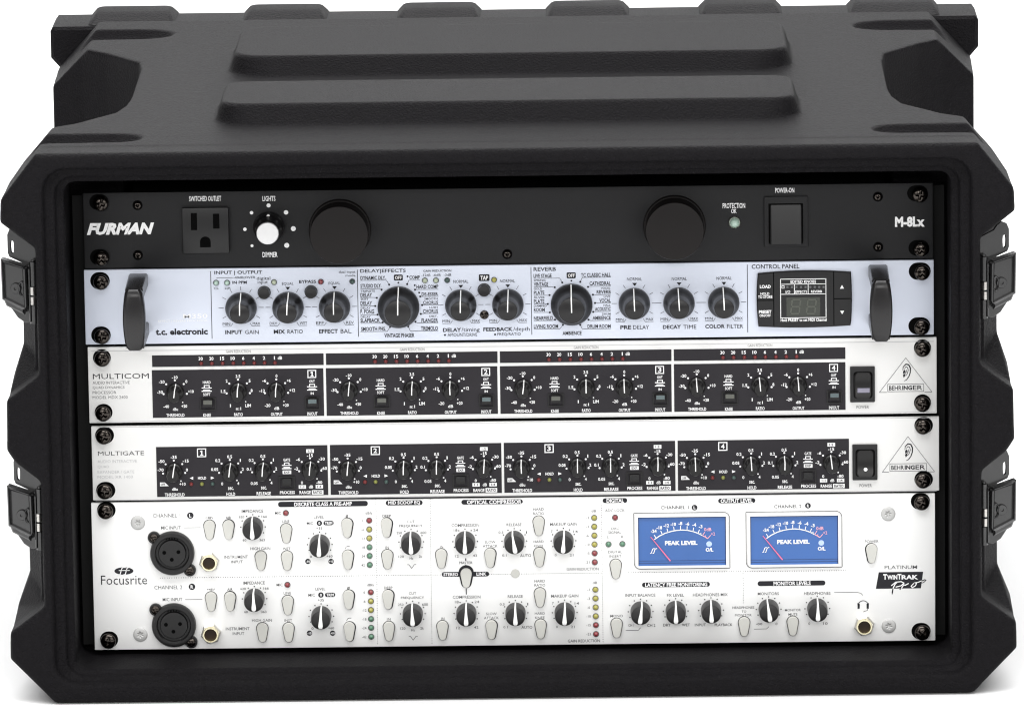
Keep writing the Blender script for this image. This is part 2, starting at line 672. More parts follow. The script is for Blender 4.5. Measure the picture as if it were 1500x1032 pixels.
def temp(name, mb):
    o = mb.build(name, MT['shell'], None, smooth=None)
    bm = bmesh.new()
    bm.from_mesh(o.data)
    bmesh.ops.remove_doubles(bm, verts=bm.verts, dist=1e-6)
    bmesh.ops.recalc_face_normals(bm, faces=bm.faces)
    bm.to_mesh(o.data)
    bm.free()
    return o


FL_R = [(.2640, ZT), (.2843, .271), (.2850, .258), (.2755, .2505), (.2655, .243), (.2655, .170), (.2840, .156), (.2845, .127), (.2800, .120),
        (.2660, .109), (.2660, .036), (.2855, .0215), (.2858, .006), (.2610, -.0200)]
BK_R = [(.2625, ZT), (.2835, .271), (.2845, .262), (.2800, .256), (.2775, .250), (.2775, .178), (.2835, .160), (.2840, .125), (.2820, .121),
        (.2775, .115), (.2775, .043), (.2850, .0245), (.2853, .006), (.2610, -.0200)]


def sym(r):
    return [(x, z) for x, z in r] + [(-x, z) for x, z in reversed(r)]


flange = MB()
fp, bp_ = sym(FL_R), sym(BK_R)
BB_R = [(.2600, ZT), (.2760, .2790), (.2775, .262), (.2780, .256), (.2780, .250), (.2780, .178), (.2785, .160), (.2785, .125), (.2785, .121),
        (.2780, .115), (.2780, .043), (.2790, .0245), (.2790, .006), (.2600, -.0199)]
bbp = sym(BB_R)
flange.loft([[(x, -0.0470, z) for x, z in inset(fp, 0.0042)], [(x, -0.0462, z) for x, z in inset(fp, 0.0018)], [(x, -0.0435, z) for x, z in fp], [(x, -0.024, z) for x, z in inset(fp, 0.0004)], [(x, 0.010, z) for x, z in bp_], [(x, 0.046, z) for x, z in bbp]])
shell = temp('shell', flange)

body = MB()


def bpoly(w0, w1, zc, y):
    return [(x, y, z) for x, z in sym([(w0, ZT - 0.00006), (w1, zc), (w1, -.004), (w0, -.0188)])]


body.loft([bpoly(.259, .2690, .285, -0.02), bpoly(.259, .2755, .279, 0.15), bpoly(.2575, .284, .268, 0.4305)])


def pad(x, y0, y1, run_f, run_b, run_x, h, r):
    mb = MB()
    lo = [(px, py, ZT - 0.006) for px, py in rrect(-x - run_x, x + run_x, y0 - run_f, y1 + run_b, r + 0.011, 8)]
    lo2 = [(px, py, ZT) for px, py in rrect(-x - run_x, x + run_x, y0 - run_f, y1 + run_b, r + 0.011, 8)]
    hi = [(px, py, ZT + h - .0012) for px, py in rrect(-x, x, y0, y1, r, 8)]
    hi2 = [(px, py, ZT + h) for px, py in rrect(-x + .0014, x - .0014, y0 + .0016, y1 - .0014, r - .001, 8)]
    mb.loft([lo, lo2, hi, hi2])
    return mb


def bool_mod(o, other, op):
    m = o.modifiers.new('b', 'BOOLEAN')
    m.operation = op
    m.solver = 'EXACT'
    m.object = other


temps = []
for nm, mb in (('b', body), ('p', pad(.1645, .047, .128, .010, .003, .0035, .0115, .014)), ('q', pad(.1645, .217, .330, .010, .003, .0035, .0115, .018))):
    t = temp(nm, mb)
    temps.append(t)
    bool_mod(shell, t, 'UNION')

cut = []
# front opening: three steps, then the deep bay
for (x, z0, z1, y0, y1, r, taper) in ((.2600, -.0080, .2885, -.08, -.0405, .012, .0), (.2540, -.0058, .2830, -.08, -.0345, .010, 0), (.2492, -.0030, .2790, -.08, .014, .006, 0), (.2185, -.0030, .2790, -.08, .40, .006, 0)):
    mb = MB()
    mb.loft([[(px, y0, pz) for px, pz in rrect(-x, x, z0, z1, r, 5)], [(px, y1, pz) for px, pz in rrect(-x, x, z0, z1, r, 5)]])
    cut.append(mb)
# sloping side of the outermost step
mb = MB()
mb.loft([[(px, -.0485, pz) for px, pz in rrect(-.2625, .2625, -.0100, .2900, .014, 5)], [(px, -.0425, pz) for px, pz in rrect(-.2580, .2580, -.0072, .2870, .012, 5)]])
cut.append(mb)
for sx in (-1, 1):
    # hand hold let into each side of the top
    pl = [(.36, .020), (.2605, .045), (.2490, .056), (.2275, .092), (.2225, .118), (.2210, .150), (.2215, .243), (.2240, .270), (.2460, .306), (.262, .325), (.36, .40)]
    mb = MB()
    mb.loft([[(sx * x, y, .205) for x, y in pl], [(sx * x, y, .36) for x, y in pl]])
    cut.append(mb)
    # oblong dents by the corners, open to the side
    for (yc, rad, zc, xe, run) in ((.006, .0165, .0085, .2035, .11), (.378, .0225, .0120, .2040, .11)):
        mb = MB()
        n = 24
        rings = []
        for k in range(9):
            t = k / 8 * math.pi / 2
            q = math.sin(t)
            rings.append([(sx * (xe + rad * 1.2 * (1 - math.cos(t))), yc + max(q, 0.02) * rad * math.cos(2 * math.pi * i / n), ZT + zc + max(q, 0.02) * rad * math.sin(2 * math.pi * i / n)) for i in range(n)])
        rings.append([(sx * (xe + run), yc + rad * math.cos(2 * math.pi * i / n), ZT + zc - 0.003 + rad * math.sin(2 * math.pi * i / n)) for i in range(n)])
        mb.loft(rings)
        cut.append(mb)
for mb in cut:
    t = temp('c', mb)
    temps.append(t)
    bool_mod(shell, t, 'DIFFERENCE')
rm = shell.modifiers.new('r', 'REMESH')
rm.mode = 'VOXEL'
rm.voxel_size = 0.0012
rm.use_smooth_shade = True
sm = shell.modifiers.new('s', 'SMOOTH')
sm.factor = 0.5
sm.iterations = 7
bpy.context.view_layer.update()
dg = bpy.context.evaluated_depsgraph_get()
me = bpy.data.meshes.new_from_object(shell.evaluated_get(dg))
me.name = 'shell'
print('SHELL', len(me.vertices))
for t in temps + [shell]:
    bpy.data.objects.remove(t)
me.materials.clear()
me.materials.append(MT['shell'])
me.polygons.foreach_set('use_smooth', [True] * len(me.polygons))
o = place('shell', me, case)
o.location = (0, 0, -GZ)

# rear lid with its row of ribs
lid = MB()
LR = [(.287, .2928), (.289, .290), (.289, .2735), (.279, .262), (.279, .02), (.287, .008), (.287, -.006), (.262, -.0195)]
lp = sym(LR)
lid.loft([[(x, .4345, z) for x, z in inset(lp, .002)], [(x, .4365, z) for x, z in lp], [(x, .485, z) for x, z in lp], [(x, .500, z) for x, z in inset(lp, .008)]])
lo_ = lid.build('rear_lid', MT['lid'], case, (0, 0, -GZ))
for (a, b) in ((-.262, -.2155), (-.166, -.121), (-.0695, -.025), (.0235, .068), (.1195, .1635), (.2125, .2615)):
    rb = MB()
    rb.loft([[(x, y, .2890) for x, y in rrect(a - .006, b + .006, .4362, .496, .003)], [(x, y, .2932) for x, y in rrect(a - .0035, b + .0035, .4385, .493, .004)],
             [(x, y, .2968) for x, y in rrect(a - .0005, b + .0005, .4580, .489, .004)], [(x, y, .2976) for x, y in rrect(a + .001, b - .001, .4640, .487, .004)]])
    rb.build('lid_rib', MT['lid'], lo_)

# dark lining of the bay, seen through the gaps, and the two rails the units are screwed to
rail = None
for sx in (-1, 1):
    mb = MB()
    mb.box(-.011, .011, 0, .0025, -.131, .131)
    mb.build('rack_rail', MT['cavity'], case, (sx * .2365, .0062, .133 - GZ))


# side latches
def latch_meshes(sx):
    def P(px, py):
        return (-sx * (57 - px) * PX, (412 - py) * PX * 1.02)
    out = {}
    tab = MB()
    tab.use(MT['latch'])
    # catch plate with an oblong hole, as an outline round the hole
    outer = [P(*q) for q in ((56, 364), (57, 394), (40, 396), (12, 384), (9.5, 378), (9.5, 352), (13, 344), (20, 341), (27, 346), (32, 353))]
    hole = [P(*q) for q in ((19, 371), (18.6, 377), (16.5, 379.5), (14.3, 377), (13.8, 371), (13.8, 366), (14.3, 362), (16.5, 360), (18.6, 362), (19, 366))]
    n = len(outer)
    vs = [(x, -.0012 - .15 * abs(x) * 0, z) for x, z in outer] + [(x, -.0012, z) for x, z in hole] + [(x, .0012, z) for x, z in outer] + [(x, .0012, z) for x, z in hole]
    # match each hole vertex with the nearest direction of the outline
    fs = []
    k0 = 0
    order = [1, 2, 3, 4, 5, 6, 7, 8, 9, 0]
    ho = [0, 1, 2, 3, 4, 5, 6, 7, 8, 9]
    for i in range(n):
        a, b = order[i], order[(i + 1) % n]
        c, d = ho[i], ho[(i + 1) % n]
        fs += [(a, b, n + d, n + c), (2 * n + b, 2 * n + a, 3 * n + c, 3 * n + d), (a, 2 * n + a, 2 * n + b, b), (n + c, n + d, 3 * n + d, 3 * n + c)]
    tab.add(vs, fs)
    # lower end of the catch plate
    tab.plate([P(*q) for q in ((8, 452), (20, 440), (50, 458), (50, 478), (33, 479), (22, 472))], -.0012, .0012, .0004)
    out['latch'] = mesh_only(tab, 'latch', None, 30)
    cov = MB()
    # pressed cover: a tray with raised edges and a stepped foot
    cov.plate([P(*q) for q in ((3.0, 384), (38, 394), (41, 398), (42, 452), (38, 462), (5, 446), (2.5, 440))], -.0052, -.0014, .0009)
    cov.plate([P(*q) for q in ((2.6, 384.5), (7, 386), (8, 446), (3.5, 443))], -.0075, -.0050, .0008)
    cov.plate([P(*q) for q in ((4, 384.5), (38, 394), (38, 399), (7, 390.5))], -.0075, -.0050, .0008)
    cov.plate([P(*q) for q in ((5, 440), (38, 455), (37, 464), (10, 452))], -.0082, -.0048, .0010)
    cov.plate([P(*q) for q in ((35, 395), (41.5, 397), (42.5, 452), (37, 460))], -.0078, -.0050, .0008)
    out['latch_cover'] = mesh_only(cov, 'latch_cover', MT['latch'], 30)
    key = MB()
    x, z = P(24, 427)
    key.lathe([(8 * PX, 0), (8 * PX, .0012), (7.2 * PX, .0018), (2.6 * PX, .0018), (2.4 * PX, .0010), (0.1 * PX, .0010)], x, z, -.0050, 24)
    x, z = P(33, 428)
    R1, r1 = (4.6 * PX, 10.5 * PX), 1.3 * PX
    rings = []
    for i in range(24):
        a = 2 * math.pi * i / 24
        c = (x + R1[0] * math.cos(a), z + R1[1] * math.sin(a))
        rings.append([(c[0] + r1 * math.cos(a) * math.cos(b), -.0068 + r1 * math.sin(b), c[1] + r1 * math.sin(a) * math.cos(b)) for b in [2 * math.pi * k / 8 for k in range(8)]])
    rings.append(rings[0])
    key.loft(rings, cap=False)
    out['turn_key'] = mesh_only(key, 'turn_key', MT['latch'], 50)
    pin = MB()
    x0, z0 = P(49, 0)

    def vcyl(mb, cx, cy, za, zb, r, n=20):
        mb.loft([[(cx + r * math.cos(2 * math.pi * i / n), cy + r * math.sin(2 * math.pi * i / n), zz) for i in range(n)] for zz in (za, zb)])
    for (a, b, r) in ((389, 424, 6.2), (451.5, 478, 6.2), (386, 388.5, 3.2)):
        vcyl(pin, P(49.5, 0)[0], -.0035, P(0, b)[1], P(0, a)[1], r * PX)
    pin.plate([P(*q) for q in ((43, 398), (46, 398), (46, 475), (43, 475))], -.0062, -.002, .0003)
    out['hinge_pin'] = mesh_only(pin, 'hinge_pin', MT['latch'], 40)
    spr = MB()
    for (a, b) in ((425, 436.5), (439, 450.5)):
        k = 5
        for i in range(k):
            za, zb = a + (b - a) * i / k, a + (b - a) * (i + 0.86) / k
            vcyl(spr, P(48, 0)[0], -.0040, P(0, zb)[1], P(0, za)[1], 5.4 * PX)
        vcyl(spr, P(48, 0)[0], -.0040, P(0, b)[1], P(0, a)[1], 4.6 * PX)
    out['hinge_spring'] = mesh_only(spr, 'hinge_spring', MT['steel'], 40)
    return out


for sx in (-1, 1):
    LM = latch_meshes(-sx)
    for zc in (.2235, .0925):
        zc2 = zc - (0.0035 if sx > 0 else 0.0)
        la = sub('latch', LM['latch'], case, (sx * .2643, -.026, zc2 - GZ))
        la.rotation_euler = (0, 0, math.radians(-sx * -12))
        for k in ('latch_cover', 'turn_key', 'hinge_pin', 'hinge_spring'):
            sub(k, LM[k], la)

# ================================================================== RACK UNIT 1: power conditioner
c1 = ((121, 282.5), (1366.5, 268), (1367, 379.5), (124, 392))
x0, x1, z0, z1 = rect_of(*c1)
unit = thing('power_conditioner', 'charcoal rack unit in the topmost slot with mains outlet and two round lamp tubes', 'power unit', (0, 0, z0))
u1 = unit
PLATE_X0, PLATE_X1 = x0, x1
faceplate(unit, x0, x1, z0, z1, MT['charcoal'])
for (px, py, rot, dx) in ((147.5, 297.5, 20, -5), (148.5, 378, 40, -5), (1347.5, 284.5, 10, -7), (1349.5, 364.5, 35, -7)):
    rack_screw(unit, px, py, rot, dx, 11.6)


def socket(unit, px, py, rot):
    x, z = U(px, py)
    well = MB()
    well.disc(x - unit.location.x, z - unit.location.z, 7.4 * PX, -.00012, 20)
    well.build('screw_well', MT['hole'], unit, smooth=None)
    part('panel_screw', SOCKET_SCREW, unit, px, py, 0, rot)


for i, (px, py) in enumerate(((201.5, 300.5), (202, 373.5), (743, 372), (1286, 288), (1286.5, 361.5))):
    socket(unit, px, py, 17 * i)

wp = Print()
wp.text('FURMAN', 127, 226, 326.2, 343.8, .055, .30)
wp.text('SWITCHED OUTLET', 277, 324, 287, 294.5, .015)
wp.text('LIGHTS', 384.5, 403.5, 287, 294.5, .015)
wp.text('DIMMER', 384.5, 406.5, 369, 376.5, .015)
for (px, py, r) in ((393.4, 300.8, 3.0), (368.5, 311.5, 2.6), (419, 311, 3.3), (358.7, 335.7, 2.6), (429.7, 334.8, 3.7), (369.2, 359.8, 2.2), (420, 359.2, 3.7)):
    wp.dot(px, py, r)
wp.text('PROTECTION', 1058.5, 1091.5, 297.3, 305, .015)
wp.text('OK', 1071, 1079, 305.8, 312.3, .015)
wp.text('POWER-ON', 1135.5, 1163.5, 275, 282.3, .015)
wp.text('M-8Lx', 1311, 1354.5, 317, 332.3, .050)
wp.build(MT['inkwhite'], unit)


def local(unit, px, py, y=0.0):
    x, z = U(px, py, y)
    return (x - unit.location.x, y - unit.location.y, z - unit.location.z)


# mains outlet
o = MB()
X0, Z1 = U(266, 304.5, -.003)
X1, Z0 = U(336, 371, -.003)
lx, ly, lz = unit.location
o.use(MT['tongue']).box(X0 - lx, X1 - lx, -.0032, -.0001, Z0 - lz, Z1 - lz, .0009)
ob = o.build('outlet', None, unit)
for (a, b, c, d) in ((279.3, 288.8, 312, 337), (311.8, 321.6, 313, 334.7)):
    h = MB()
    p, q = U(a, c, -.0032), U(b, d, -.0032)
    h.flat([(p[0] - lx, q[1] - lz), (q[0] - lx, q[1] - lz), (q[0] - lx, p[1] - lz), (p[0] - lx, p[1] - lz)], -.00335)
    h.build('blade_slot', MT['hole'], ob, smooth=None)
h = MB()
p, q = U(292.8, 346.5, -.0032), U(308.8, 362, -.0032)
h.flat([(x - lx, z - lz) for x, z in rrect(p[0], q[0], q[1], p[1], (.0002, .0002, .003, .003))], -.00335)
h.build('earth_hole', MT['hole'], ob, smooth=None)

# dimmer knob
k = MB()
k.lathe([(23 * PX, 0), (23 * PX, .0035), (22 * PX, .0060), (20.5 * PX, .0065), (18.2 * PX, .0085), (17.4 * PX, .0185), (16.8 * PX, .0190)], n=48)
kn = part('dimmer_knob', mesh_only(k, 'dimmer_knob', MT['knob']), unit, 394, 332.5)
k = MB()
k.lathe([(16.4 * PX, .0188), (16.4 * PX, .0196), (15.6 * PX, .0202), (0.2 * PX, .0202)], n=40)
sub('silver_cap', mesh_only(k, 'silver_cap', MT['silver']), kn)
k = MB()
k.lathe([(2.6 * PX, .0060), (2.5 * PX, .0072), (.3 * PX, .0074)], 0, 19.3 * PX, 0, 14)
sub('pointer_dot', mesh_only(k, 'pointer_dot', MT['pointer']), kn)

# pull-out lamp tubes
k = MB()
k.lathe([(45.5 * PX, 0), (45.5 * PX, .0022), (44.3 * PX, .0030), (42.6 * PX, .0030), (42.6 * PX, .0165), (41.8 * PX, .0174), (39 * PX, .0175), (.3 * PX, .0175)], n=72)
tube = mesh_only(k, 'lamp_tube', MT['tubecap'])
part('lamp_tube', tube, unit, 498, 336.2)
part('lamp_tube', tube, unit, 988, 330.5)

# protection lamp
k = MB()
k.use(MT['steel']).lathe([(9.2 * PX, 0), (9.2 * PX, .0006), (8.2 * PX, .0012), (7.4 * PX, .0006)], n=24)
k.use(MT['ledclear']).lathe([(7.2 * PX, .0003), (6.8 * PX, .0018), (5 * PX, .0030), (2 * PX, .0036), (.1 * PX, .0037)], n=24)
part('indicator_light', mesh_only(k, 'indicator_light', None, 50), unit, 1076, 325.5, 0)

# power switch
k = MB()
p, q = U(1119, 287.5), U(1184, 361)
k.box(p[0] - lx, q[0] - lx, -.0016, -.0001, q[1] - lz, p[1] - lz, .0006)
sw = k.build('power_switch', MT['charcoal'], unit)
k = MB()
p, q = U(1125.5, 297.5), U(1176.5, 355.7)
k.flat([(p[0] - lx, q[1] - lz), (q[0] - lx, q[1] - lz), (q[0] - lx, p[1] - lz), (p[0] - lx, p[1] - lz)], -.0017)
k.build('switch_gap', MT['hole'], sw, smooth=None)


def rocker(x0, x1, z0, z1, y, hi, lo, frac, name, m, parent, bev=.0004, rnd=0.0):
    """two-faced rocker: hi/lo = how far the upper and lower edge stand out; crease at frac from the top"""
    zc = z1 + (z0 - z1) * frac
    n = 10
    mb = MB()
    rings = []
    for (xx, dd) in ((x0, .0005), (x0 + .0006, 0), (x1 - .0006, 0), (x1, .0005)):
        rings.append([(xx, y, z0), (xx, y - lo + dd, z0 + dd), (xx, y - (hi + lo) / 2 * .62 + dd, zc), (xx, y - hi + dd, z1 - dd), (xx, y, z1)])
    mb.loft(rings)
    return mb.build(name, m, parent, smooth=25)


p, q = U(1128, 299.5), U(1174.5, 354.3)
rocker(p[0] - lx, q[0] - lx, q[1] - lz, p[1] - lz, -.0017, .0003, .0046, .20, 'rocker', MT['tongue'], sw)

# ================================================================== RACK UNIT 2: effects processor
c2 = ((122, 394), (1368, 382.2), (1368, 490.5), (126, 504.5))
x0, x1, z0, z1 = rect_of(*c2)
unit = thing('effects_processor', 'pale blue rack unit with two black carry handles and black pointed knobs', 'effects unit', (0, 0, z0))
u2 = unit
lx, ly, lz = unit.location
faceplate(unit, x0, x1, z0, z1, MT['bluealu'])
for (px, py, rot, dx) in ((148, 412.5, 25, -3), (149.5, 492, 12, -3), (1350.5, 398.5, 40, -6.5), (1350, 478.5, 20, -6.5)):
    rack_screw(unit, px, py, rot, dx, 12.8)


# carry handles
def carry_handle(cx_px, top_px, bot_px):
    X, Zt = U(cx_px, top_px)
    _, Zb = U(cx_px, bot_px)
    hw, dep, thk = .0049, .0505, .0085
    mb = MB()
    n = 16
    rings = []
    for i in range(n + 1):
        t = -1 + 2 * i / n
        z = (Zt + Zb) / 2 + t * (Zt - Zb) / 2
        w = hw - .0003 + .0017 * (1 - t * t)
        d0 = .0010 if abs(t) > .999 else 0
        f = -dep + d0 + .0012 * t * t
        c = .0022
        rings.append([(X - w + d0, -dep + thk, z), (X - w + d0, f + c, z), (X - w + c * .3 + d0, f + c * .3, z), (X - w + c, f, z), (X + w - c, f, z), (X + w - c * .3 - d0, f + c * .3, z), (X + w - d0, f + c, z), (X + w - d0, -dep + thk, z)])
    mb.loft([[(p[0] - lx, p[1], p[2] - lz) for p in r] for r in rings])
    for (za, zb) in ((Zt - .0068, Zt), (Zb, Zb + .0068)):
        rr = []
        for i in range(9):
            t = i / 8
            y = -.0001 - t * (dep - thk + .0002)
            w = hw + .0005 - .0004 * t
            rr.append([(X - w, y, za), (X - w, y, zb - .0008), (X - w + .0008, y, zb), (X + w - .0008, y, zb), (X + w, y, zb - .0008), (X + w, y, za)])
        mb.loft([[(p[0] - lx, p[1], p[2] - lz) for p in r] for r in rr])
    return mb.build('carry_handle', MT['handle'], unit, smooth=48)


carry_handle(202.5, 400.5, 488.5)
carry_handle(1286, 387.5, 475.5)

bp2, wp2, lp2 = Print(), Print(), Print()
for (x, a, b) in ((309.6, 397, 495.5), (524.3, 395, 493), (778.4, 391, 490), (1095, 387.5, 486.5)):
    bp2.upright(x, a, b, .9)
T = bp2.text
T('INPUT | OUTPUT', 314, 384, 396.3, 402.8, .012)
T('-40dB|OVER', 342, 374, 404.5, 408.8)
bp2.level(317, 341, 406.6, .6)
T('IN PPM', 340.5, 361.5, 411.3, 415.6, .02)
T('1|L', 313.5, 320.5, 420.6, 424.4)
T('2|R', 329, 338, 420.4, 424.2)
T('digital', 376, 396, 405, 411.2)
T('input', 377.5, 392, 411.2, 416.4)
T('INPUT', 330, 355, 483.4, 489.2, .025)
T('GAIN', 359, 379, 483.2, 489, 0)
T('EQUAL', 413, 430, 413.4, 417.8)
T('MIX', 401, 417.5, 482.6, 488.6, .025)
T('RATIO', 421, 443.6, 482.5, 488.3)
T('BYPASS', 438, 463, 410, 414.6, .02)
T('EQUAL', 481.3, 498.4, 412.6, 417)
T('EFFECT', 467.4, 495, 482, 488, .025)
T('BAL.', 499, 516, 481.8, 487.8)
T('dual input', 496.2, 520.6, 396.2, 401)
T('mode', 506.2, 520.6, 401.6, 405)
T('DELAY|EFFECTS', 527.6, 594.4, 393.8, 400.4, .012)
left1 = (('DYNAMIC DLY.', 528, 565, 404, 409.6, .02), ('STUDIO DLY.', 528, 558.6, 415.6, 421.4, .02), ('TRIPLETS', 528.4, 549, 424.6, 427.6, .01), ('DELAY', 528, 545, 429, 434.6, .02),
         ('SOFT', 528.4, 539.4, 436.6, 439.6, .01), ('DELAY', 528, 545, 441, 446.6, .02), ('DELAY', 528.4, 543, 449.4, 452.2, .01), ('P. PONG', 528, 548, 453, 459.4, .02),
         ('DELAY', 528.4, 543, 462.4, 465.2, .01), ('SLAPBACK', 528, 556.4, 466.2, 472, .02), ('SMOOTH PHS.', 529, 565, 478.6, 484.4, .02))
for t, a, b, c, d, bo in left1:
    T(t, a, b, c, d, bo)
for (ya, xa, dx, dy) in ((410.4, 566, 570, 416.6), (422.8, 556, 559, 424), (435.6, 549, 552, 436), (448, 547, 549.6, 448), (460.8, 550, 553, 460.6), (473.2, 557, 560.5, 472), (485.4, 567, 571.5, 478.5)):
    bp2.level(528, xa, ya, .55)
    bp2.line([(xa, ya), (dx, dy)], .55)
    bp2.dot(dx, dy, 1.5)
bp2.rect(577, 590, 402, 410.6, 1.6)
wp2.text('OFF', 578.6, 588.4, 404, 408.8, .02, 0, .0002)
bp2.dot(583.5, 413.8, 1.3)
right1 = (('COMP', 599.6, 615, 403.5, 408.6, .02), ('HARD COMP', 610, 642, 417, 422.5, .02), ('DE-ESSER', 617.6, 641.6, 428, 433, .02), ('SMOOTH', 621.6, 641, 436, 438.8, .01), ('CHORUS', 619.6, 641.6, 440.4, 445.6, .02),
          ('LUSH', 629, 641, 448.6, 451.2, .01), ('CHORUS', 619.6, 641.6, 452.6, 458.4, .02), ('DIST.', 629, 641, 461.4, 464.2, .01), ('FLANGER', 617.4, 641.6, 466, 472, .02), ('TREMOLO', 616.6, 641.6, 477.6, 483.6, .02))
for t, a, b, c, d, bo in right1:
    T(t, a, b, c, d, bo)
for (px, py) in ((597, 404.6), (607.5, 417.6), (614, 428.4)):
    bp2.dot(px, py, 1.4)
for (ya, xa, xb, dx, dy) in ((410.2, 599, 615, 596.4, 416), (423.6, 611, 642, 608, 424), (434, 618, 642, 615.6, 434), (446.2, 620, 642, 618.4, 446.6), (459, 619, 642, 616.4, 459.6), (472.6, 611, 642, 608.6, 471), (484.4, 601, 642, 598, 478)):
    bp2.level(xa, xb, ya, .55)
    bp2.line([(xa, ya), (dx, dy)], .55)
    bp2.dot(dx, dy, 1.5)
T('VINTAGE PHASER', 563, 607, 488, 494, .02)
T('GAIN REDUCTION', 620, 661, 394.9, 398, .01)
T('-12dB', 617.4, 630.6, 401, 404.6)
T('-6dB', 634, 645.4, 400.8, 404.4)
T('-3dB', 650, 661, 400.6, 404.2)
T('NORMAL', 664, 686, 409.8, 414.4)
T('DELAY', 649, 675.4, 480.2, 485.8, .025)
T('/timing', 676, 702.6, 479.6, 487)
T('AMOUNT/DRIVE', 655.6, 699, 487.6, 492.6)
bp2.dot(651.8, 490.4, 1.5)
T('NORMAL', 732.4, 754.4, 409, 413.6)
T('FEEDBACK', 708, 751, 479.2, 484.8, .025)
T('/depth', 752, 776, 478.6, 486)
T('FREQ/RATIO', 728.6, 763, 487, 491.8)
bp2.dot(725.2, 489.6, 1.5)
bp2.rect(701.4, 717, 401.6, 411.4, 1.4)
wp2.text('TAP', 703.6, 715, 403.6, 409.6, .03, 0, .0002)
T('REVERB', 781.6, 814.4, 391.2, 396.8, .012)
left2 = (('LIVE STAGE', 781.6, 808, 401, 406.6, .02), ('SPRING', 782, 799, 409.2, 411.8, .01), ('VINTAGE', 782, 803, 413.2, 419, .02), ('GOLD', 782, 794, 421.4, 424.2, .01), ('PLATE', 782, 797.4, 425.8, 431.4, .02),
         ('SILVER', 782, 798, 434.2, 437, .01), ('PLATE', 782, 797.4, 438.4, 444, .02), ('DAMPED', 782, 801, 446.4, 449.2, .01), ('ROOM', 782, 798, 450.8, 456.2, .02), ('NEARFIELD', 782, 810, 463, 468.4, .02), ('LIVING ROOM', 782, 817.6, 475, 480.6, .02))
for t, a, b, c, d, bo in left2:
    T(t, a, b, c, d, bo)
for (ya, xa, dx, dy) in ((407.4, 820, 823.6, 413.6), (420, 809, 812.6, 420.6), (432.4, 802, 805, 432), (444.8, 800, 802.4, 445), (457.4, 802, 805.4, 457.4), (469.4, 809, 813, 468), (481.6, 820, 824.6, 475.6)):
    bp2.level(782, xa, ya, .55)
    bp2.line([(xa, ya), (dx, dy)], .55)
    bp2.dot(dx, dy, 1.5)
bp2.rect(830, 843.4, 398.8, 407.4, 1.6)
wp2.text('OFF', 831.8, 841.8, 400.8, 405.6, .02, 0, .0002)
bp2.dot(837, 411, 1.3)
right2 = (('TC CLASSIC HALL', 851, 894.6, 399.6, 405.4, .02), ('CATHEDRAL', 863.6, 894.6, 412, 417.6, .02), ('VOCAL', 880, 894, 420.4, 423.2, .01), ('REVERB', 874, 894.6, 424.8, 430, .02), ('LIVE', 884.4, 894, 432.8, 435.6, .01), ('VOCAL', 878, 894.6, 437, 442.6, .02),
          ('HALL', 884, 894.4, 445.4, 448.2, .01), ('ACOUSTIC', 871.6, 894.6, 449.6, 455, .02), ('DRUM', 882, 894.4, 458.2, 461, .01), ('AMBIENCE', 868, 894.6, 462.6, 468, .02), ('DRUM ROOM', 860.6, 894.6, 475, 480.2, .02))
for t, a, b, c, d, bo in right2:
    T(t, a, b, c, d, bo)
for (ya, xa, dx, dy) in ((406, 853, 850, 412.6), (419, 864, 861.4, 420), (431.4, 871, 868.6, 431.4), (443.6, 874, 871.6, 443.6), (456, 871, 869, 456.6), (469.2, 865, 862, 468), (481.4, 853, 850, 475.6)):
    bp2.level(xa, 894.6, ya, .55)
    bp2.line([(xa, ya), (dx, dy)], .55)
    bp2.dot(dx, dy, 1.5)
T('AMBIENCE', 824, 852, 485, 490.4, .02)
for (a, nb, a0, a1, t2, b0, b1, yy, nx) in ((929.5, 'PRE', 908.7, 924.5, 'DELAY', 927.5, 951, 476.3, 929.4), (995, 'DECAY', 971, 997.5, 'TIME', 1001, 1020, 475.8, 995), (1060.6, 'COLOR', 1033, 1061.6, 'FILTER', 1065, 1088.7, 475, 1060.6)):
    T(nb, a0, a1, yy, yy + 5.7, .025)
    T(t2, b0, b1, yy - .1, yy + 5.6)
    T('NORMAL', nx - 11, nx + 11, yy - 70, yy - 65.4)
T('CONTROL PANEL', 1101, 1171, 386.8, 393.2, .012)
T('t.c. electronic', 228, 304.4, 480.8, 490.2, .035)
wp2.text('M350', 268.5, 304, 459.4, 466, .01)
wp2.text('EFFECT | REVERB PROCESSOR', 232, 304, 468.2, 472, .005)

# pointed knobs
def pointed_knob(R):
    k = R / 23.0
    mb = MB()
    prof = [(23, 0), (23, 3.0), (22.2, 4.0), (19.2, 6.3), (16.6, 8.2), (15.6, 11.0), (15.0, 18.2), (14.2, 19.3), (12.5, 19.7), (.1, 19.8)]
    mb.lathe([(a * k * PX, b * .001 * (.92 + .08 * k)) for a, b in prof], n=56)
    me = mesh_only(mb, 'knob', MT['knob'], 40)
    hs = .001 * (.92 + .08 * k)
    w = .75 * PX * (1 + .3 * (k - 1))
    path = [(a * k * PX, b * hs, w) for a, b in ((22.8, 3.2), (22.2, 4.0), (19.2, 6.3), (16.6, 8.2), (15.6, 11.0), (15.0, 18.2), (14.2, 19.3), (12.5, 19.7), (0.0, 19.8), (-2.0, 19.8))]
    return me, strip_mesh(path, 'pointer_line', MT['pointer'])


KS, KSP = pointed_knob(23.0)
KL, KLP = pointed_knob(30.5)


def put_knob(kind, px, py, rot):
    a, b = (KS, KSP) if kind == 's' else (KL, KLP)
    o = part('knob', a, unit, px, py, 0, rot)
    sub('pointer_line', b, o)


